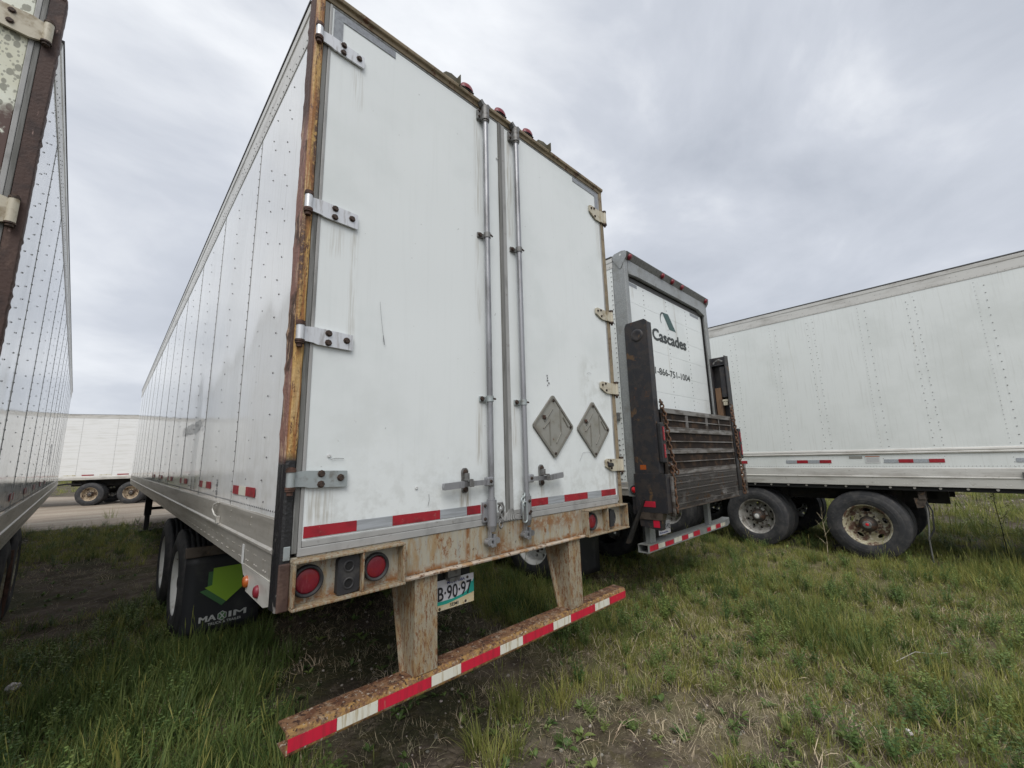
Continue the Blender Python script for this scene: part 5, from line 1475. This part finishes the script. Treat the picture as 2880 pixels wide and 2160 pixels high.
def in_view(x, y, z=0.0, mg=.28):
    d = Vector((x, y, z)) - CAM; f = d.dot(fw)
    if f < .25: return False
    return abs(d.dot(rt) / f) < 1440 / 1167.4 + mg and d.dot(up) / f > -1080 / 1167.4 - mg


def grass_points(x0, x1, y0, y1, dens, far=False):
    n = int((x1 - x0) * (y1 - y0) * dens)
    X = rng.uniform(x0, x1, n); Y = rng.uniform(y0, y1, n); U = rng.random((n, 6))
    for i in range(n):
        x, y = X[i], Y[i]
        if not in_view(x, y): continue
        rd = road_d(x, y)
        if rd > .3 and rd < 19.5 and U[i, 5] > .02: continue
        yield x, y, U[i], rd


sets = {k: ([], [], []) for k in ('grass_tall', 'grass_dark', 'grass_short', 'grass_dry', 'weed_leaves', 'weed_herbs', 'pebble')}


def put(k, x, y, s, u, tilt=.25, dz=0.0):
    P, Rr, S = sets[k]
    P.append((x, y, gh(x, y) + dz)); Rr.append(((u[0] - .5) * tilt, (u[1] - .5) * tilt, u[2] * 6.283)); S.append(s)


for region, dens in (((-3, 6, -3, 5), 265), ((6, 12.5, -5, 6), 140), ((-3.5, 6, 5, 15.5), 75), ((6, 14, 6, 15), 30)):
    for x, y, u, rd in grass_points(*region, dens):
        nz = .5 + .5 * fbm(x, y, .55, 3.3, 3); n2 = .5 + .5 * fbm(x, y, 1.9, 8.1, 2)
        di = blob(DIRT, x, y); lu = blob(LUSH, x, y); st = blob(STRAW, x, y); un = under(x, y)
        den = sm(.18, .62, nz * .55 + n2 * .45 + lu * .35 - di * .75 - un * .16 + (.05 if x > 2.4 else 0))
        if rd > -1.2: den *= .25 + .75 * sm(.2, -1.2, rd)
        if u[3] < den * .85:
            r_ = u[4]
            left_side = x < .3 and y < 6 + 3 * u[2]
            hs = (.42 + .45 * n2 + .45 * lu) * (.75 if un and x > .3 else 1) * (1 - .3 * st)
            if r_ < .50 + .25 * st - .25 * lu + (.16 if x > 2.2 else 0): put('grass_short', x, y, (.8 + .6 * u[0]), u, .5)
            elif r_ < .80: put('grass_dark' if (left_side or un or n2 > .62) else 'grass_tall', x, y, hs * (.7 + .5 * u[5]), u, .35)  # shaded ground and random clumps get the darker blade colour
            elif r_ < .90: put('grass_tall', x, y, hs * (.75 + .55 * u[5]), u, .35)
            else: put('weed_herbs', x, y, .8 + .7 * u[0], u)
        elif u[3] < den * .85 + .05 + .04 * di:
            put('weed_leaves', x, y, .35 + .5 * u[0], u)
        if u[5] < (.14 if y < 7 else .34) + .55 * st + .16 * di + (.22 if x > 2.0 and x < 7.5 else 0): put('grass_dry', x, y, .6 + .7 * u[4], u, .9)
for cx, cy, rr, n_, sc in ((4.15, -1.0, .38, 40, 1.25), (4.5, -.7, .3, 22, 1.05), (5.2, .15, .3, 18, .9), (3.05, .35, .25, 16, .9), (3.45, -1.95, .3, 20, .9), (6.0, -1.2, .35, 18, .9), (7.45, -.1, .3, 18, 1.0), (7.3, -1.3, .3, 18, 1.1), (2.8, 1.0, .4, 26, 1.1), (.25, 2.6, .3, 44, 1.3), (.0, 2.75, .25, 24, 1.2), (.5, 2.75, .2, 26, 1.3), (.1, 2.85, .12, 14, 1.2), (.5, 2.3, .3, 24, 1.15), (.2, 1.9, .35, 24, 1.1), (7.55, -1.9, .4, 30, 1.1), (7.3, .9, .5, 26, .9), (8.0, -2.6, .8, 70, 1.3), (8.6, -3.2, .8, 60, 1.3), (6.9, -2.3, .5, 24, 1.0), (1.13, .07, .09, 9, 1.0), (1.27, -.02, .06, 6, 1.0), (1.54, .26, .12, 11, 1.0), (1.80, .14, .13, 10, .9), (2.02, .08, .14, 10, .8), (.95, -.2, .1, 5, .9), (2.3, -.25, .1, 7, .7), (1.98, -.95, .12, 6, .7), (2.45, -1.15, .16, 9, .7), (2.2, .0, .2, 10, .7), (2.5, -.1, .25, 12, .6)):
    for k in range(n_):
        u = rng.random(6); a = 6.283 * u[3]; q = rr * math.sqrt(u[4]); put('grass_dark' if cx < .9 or (2.7 < cx < 6.1 and k % 4) else 'grass_tall', cx + q * math.cos(a), cy + q * math.sin(a), sc * (.6 + .45 * u[5]), u, .3)
for cx, cy, rr, n_ in ((1.62, -.16, .12, 4), (1.85, -.26, .18, 5), (2.15, -.55, .2, 6), (1.42, -.36, .1, 3), (2.05, -1.0, .2, 6), (2.6, -1.3, .3, 10)):
    for k in range(n_):
        u = rng.random(6); a = 6.283 * u[3]; q = rr * math.sqrt(u[4]); put('weed_leaves' if k % 2 else 'weed_herbs', cx + q * math.cos(a), cy + q * math.sin(a), .45 + .45 * u[5], u, .3)
# far meadow
for region, dens in (((11, 40, -20, 20), 14), ((-14, 30, 33, 70), 3), ((-3, 14, 15, 18), 8)):
    for x, y, u, rd in grass_points(*region, dens):
        nz = .5 + .5 * fbm(x, y, .25, 3.3, 3)
        if 15 < x < 20 and nz < .55 and u[3] > .3: continue
        if u[3] < .25 + .7 * sm(.3, .6, nz): put('grass_tall' if u[4] < .7 else 'grass_dry', x, y, 1.2 + 1.1 * u[0], u, .3)
# stones
for region, dens in (((-2, 5, -3, 4), 130), ((-3, 4, 4, 14), 14), ((-4, 6, 13, 18), 70), ((12, 22, -8, 6), 22)):
    for x, y, u, rd in ((x, y, u, rd) for x, y, u, rd in grass_points(*region, dens)):
        di = blob(DIRT, x, y)
        if y < 12.5 and x < 12 and u[3] > .12 + .8 * di: continue
        put('pebble', x, y, (.0028 + .014 * u[4] ** 3.5) * (1 if y < 12 and x < 12 else 2.6), u, 1.0, .002)
for x, y in ((.0, 0.0),):
    pass
LAB = {'grass_tall': ('grass', 'fresh green grass tufts growing between and beyond the trailers', 'grass'),
       'grass_dark': ('dark_grass', 'grass coloured dark for the shade under and between the trailers, with dark green clumps', 'grass'),
       'grass_short': ('short_grass', 'low mat of short green grass over the yard soil', 'grass'),
       'grass_dry': ('dry_grass', 'pale dead straw lying among the green grass', 'dry grass'),
       'weed_leaves': ('broadleaf_weeds', 'small broad-leaved weeds on the bare soil', 'weeds'),
       'weed_herbs': ('feathery_herbs', 'low feathery green herbs mixed into the grass', 'weeds'),
       'pebble': ('pebbles', 'pale pebbles scattered on the bare soil and road edge', 'pebbles')}
for k, (P, Rr, S) in sets.items():
    if P: scatter(LAB[k][0], k, P, Rr, S, LAB[k][1], LAB[k][2])
print('SCATTER', {k: len(v[0]) for k, v in sets.items()})


# =================================================================== single small things
def on(x, y, dz=0): return (x, y, gh(x, y) + dz)


def crumple(name, c, sx, sy, sz, seed, mat, label, cat):
    vs = []; n, m_ = 9, 12
    for j in range(n + 1):
        for i in range(m_):
            t = math.pi * j / n; a = 2 * math.pi * i / m_
            d = Vector((math.sin(t) * math.cos(a), math.sin(t) * math.sin(a), math.cos(t)))
            r = 1 + .35 * noise.noise(d * 2.3 + Vector((seed, 0, 0))) + .2 * noise.noise(d * 6 + Vector((0, seed, 0)))
            vs.append((d.x * sx * r, d.y * sy * r, d.z * sz * r))
    mb = MB(); mb.add(vs, [(j * m_ + i, j * m_ + (i + 1) % m_, (j + 1) * m_ + (i + 1) % m_, (j + 1) * m_ + i) for j in range(n) for i in range(m_)])
    o = mb.build(name, MATS[mat], None, loc=c, rot=(.2, .3, seed))
    return tag(o, label, cat)


crumple('crumpled_paper', on(-.895, 3.03, .09), .075, .04, .028, 1.7, 'paper', 'crumpled dirty white paper in the grass at the lower left', 'litter')
crumple('plastic_scrap', on(2.93, -1.58, .04), .018, .012, .012, 4.2, 'paper', 'small white plastic scrap in the grass at the lower right', 'litter')
for k, (x, y, s, lab) in enumerate(((1.49, -.19, .019, 'rounded tan stone on the bare soil below the bumper'), (1.99, -.62, .016, 'largest pale stone in the soil patch near the bottom edge'), (1.33, -.02, .012, 'small white stone beside the tall tuft at the bottom'))):
    o = link('stone', PROTO['pebble'].objects[k].data, None, 0, on(x, y, .008)); o.scale = (s, s, s); tag(o, lab, 'stone', 'single stones on the bare soil')
# dry stalk in front of the rusty wheel
mb = MB(); p0 = Vector((7.35, -.47, 0))
mb.tube([p0, p0 + Vector((.0, -.02, .3)), p0 + Vector((.01, .0, .55)), p0 + Vector((.0, -.01, .78))], [.005, .004, .003, .0015], 5)
for z, dx, dy, l in ((.25, .02, .12, .12), (.36, 0, -.10, .14), (.45, .02, .09, .13), (.52, 0, -.07, .12), (.60, .02, .06, .10), (.66, 0, -.05, .08)):
    mb.tube([p0 + Vector((0, 0, z)), p0 + Vector((dx * .6, dy * .6, z + l * .6)), p0 + Vector((dx, dy, z + l))], [.003, .002, .001], 4)
tag(mb.build('dry_stalk', MATS['blade_dry']), 'bare dry weed stalk standing before the rusty wheel', 'weed')
# dark young shrub by the right edge
sh = thing('young_shrub', 'thin dark leafy shrub beyond the right trailer at the right edge', 'shrub', on(9.3, -2.33))
mb = MB(); mb.tube([(0, 0, 0), (.01, .0, .4), (.0, .02, .8), (.02, 0, 1.0)], [.006, .005, .004, .002], 6)
br_pts = []
for k in range(11):
    z = .18 + .075 * k; a = k * 2.4; l = .30 - .018 * k; e = (l * math.cos(a), l * math.sin(a), z + .12)
    mb.tube([(0, 0, z), (e[0] * .5, e[1] * .5, z + .03), e], [.0026, .002, .001], 5); br_pts.append(((0, 0, z), e))
mb.build('stem', MATS['dark_under'], sh)
lf = MB()
for a, b in br_pts:
    for q in range(16):
        f = rs.uniform(.3, 1.05); c = Vector(a).lerp(Vector(b), f) + Vector((rs.gauss(0, .02), rs.gauss(0, .02), rs.gauss(0, .02))); t = rs.uniform(0, 6.28)
        e1 = Vector((math.cos(t), math.sin(t), rs.uniform(-.5, .5))) * .03; e2 = Vector((-math.sin(t), math.cos(t), .3)) * .010
        lf.add([c, c + e1 * .5 + e2, c + e1, c + e1 * .5 - e2], [(0, 1, 2, 3)])
lf.build('foliage', MATS['blade_green'], sh)
# pale sticks in the right-hand grass
for k, (x, y, a, l, lab) in enumerate(((4.0, -1.45, -.75, .42, 'pale broken stalk lying in the grass at the lower right'), (2.75, .1, .2, .55, 'long straw stalk leaning out under the bumper end'))):
    mb = MB(); d = Vector((math.cos(a), math.sin(a), .12)); p = Vector(on(x, y, .03)); mb.tube([p, p + d * l * .45 + Vector((.01, .02, .03)), p + d * l * .7 + Vector((0, -.01, .01)), p + d * l], [.002, .0017, .0014, .0008], 5)
    tag(mb.build('pale_stalk', MATS['paper' if k == 0 else 'blade_dry']), lab, 'stalk')
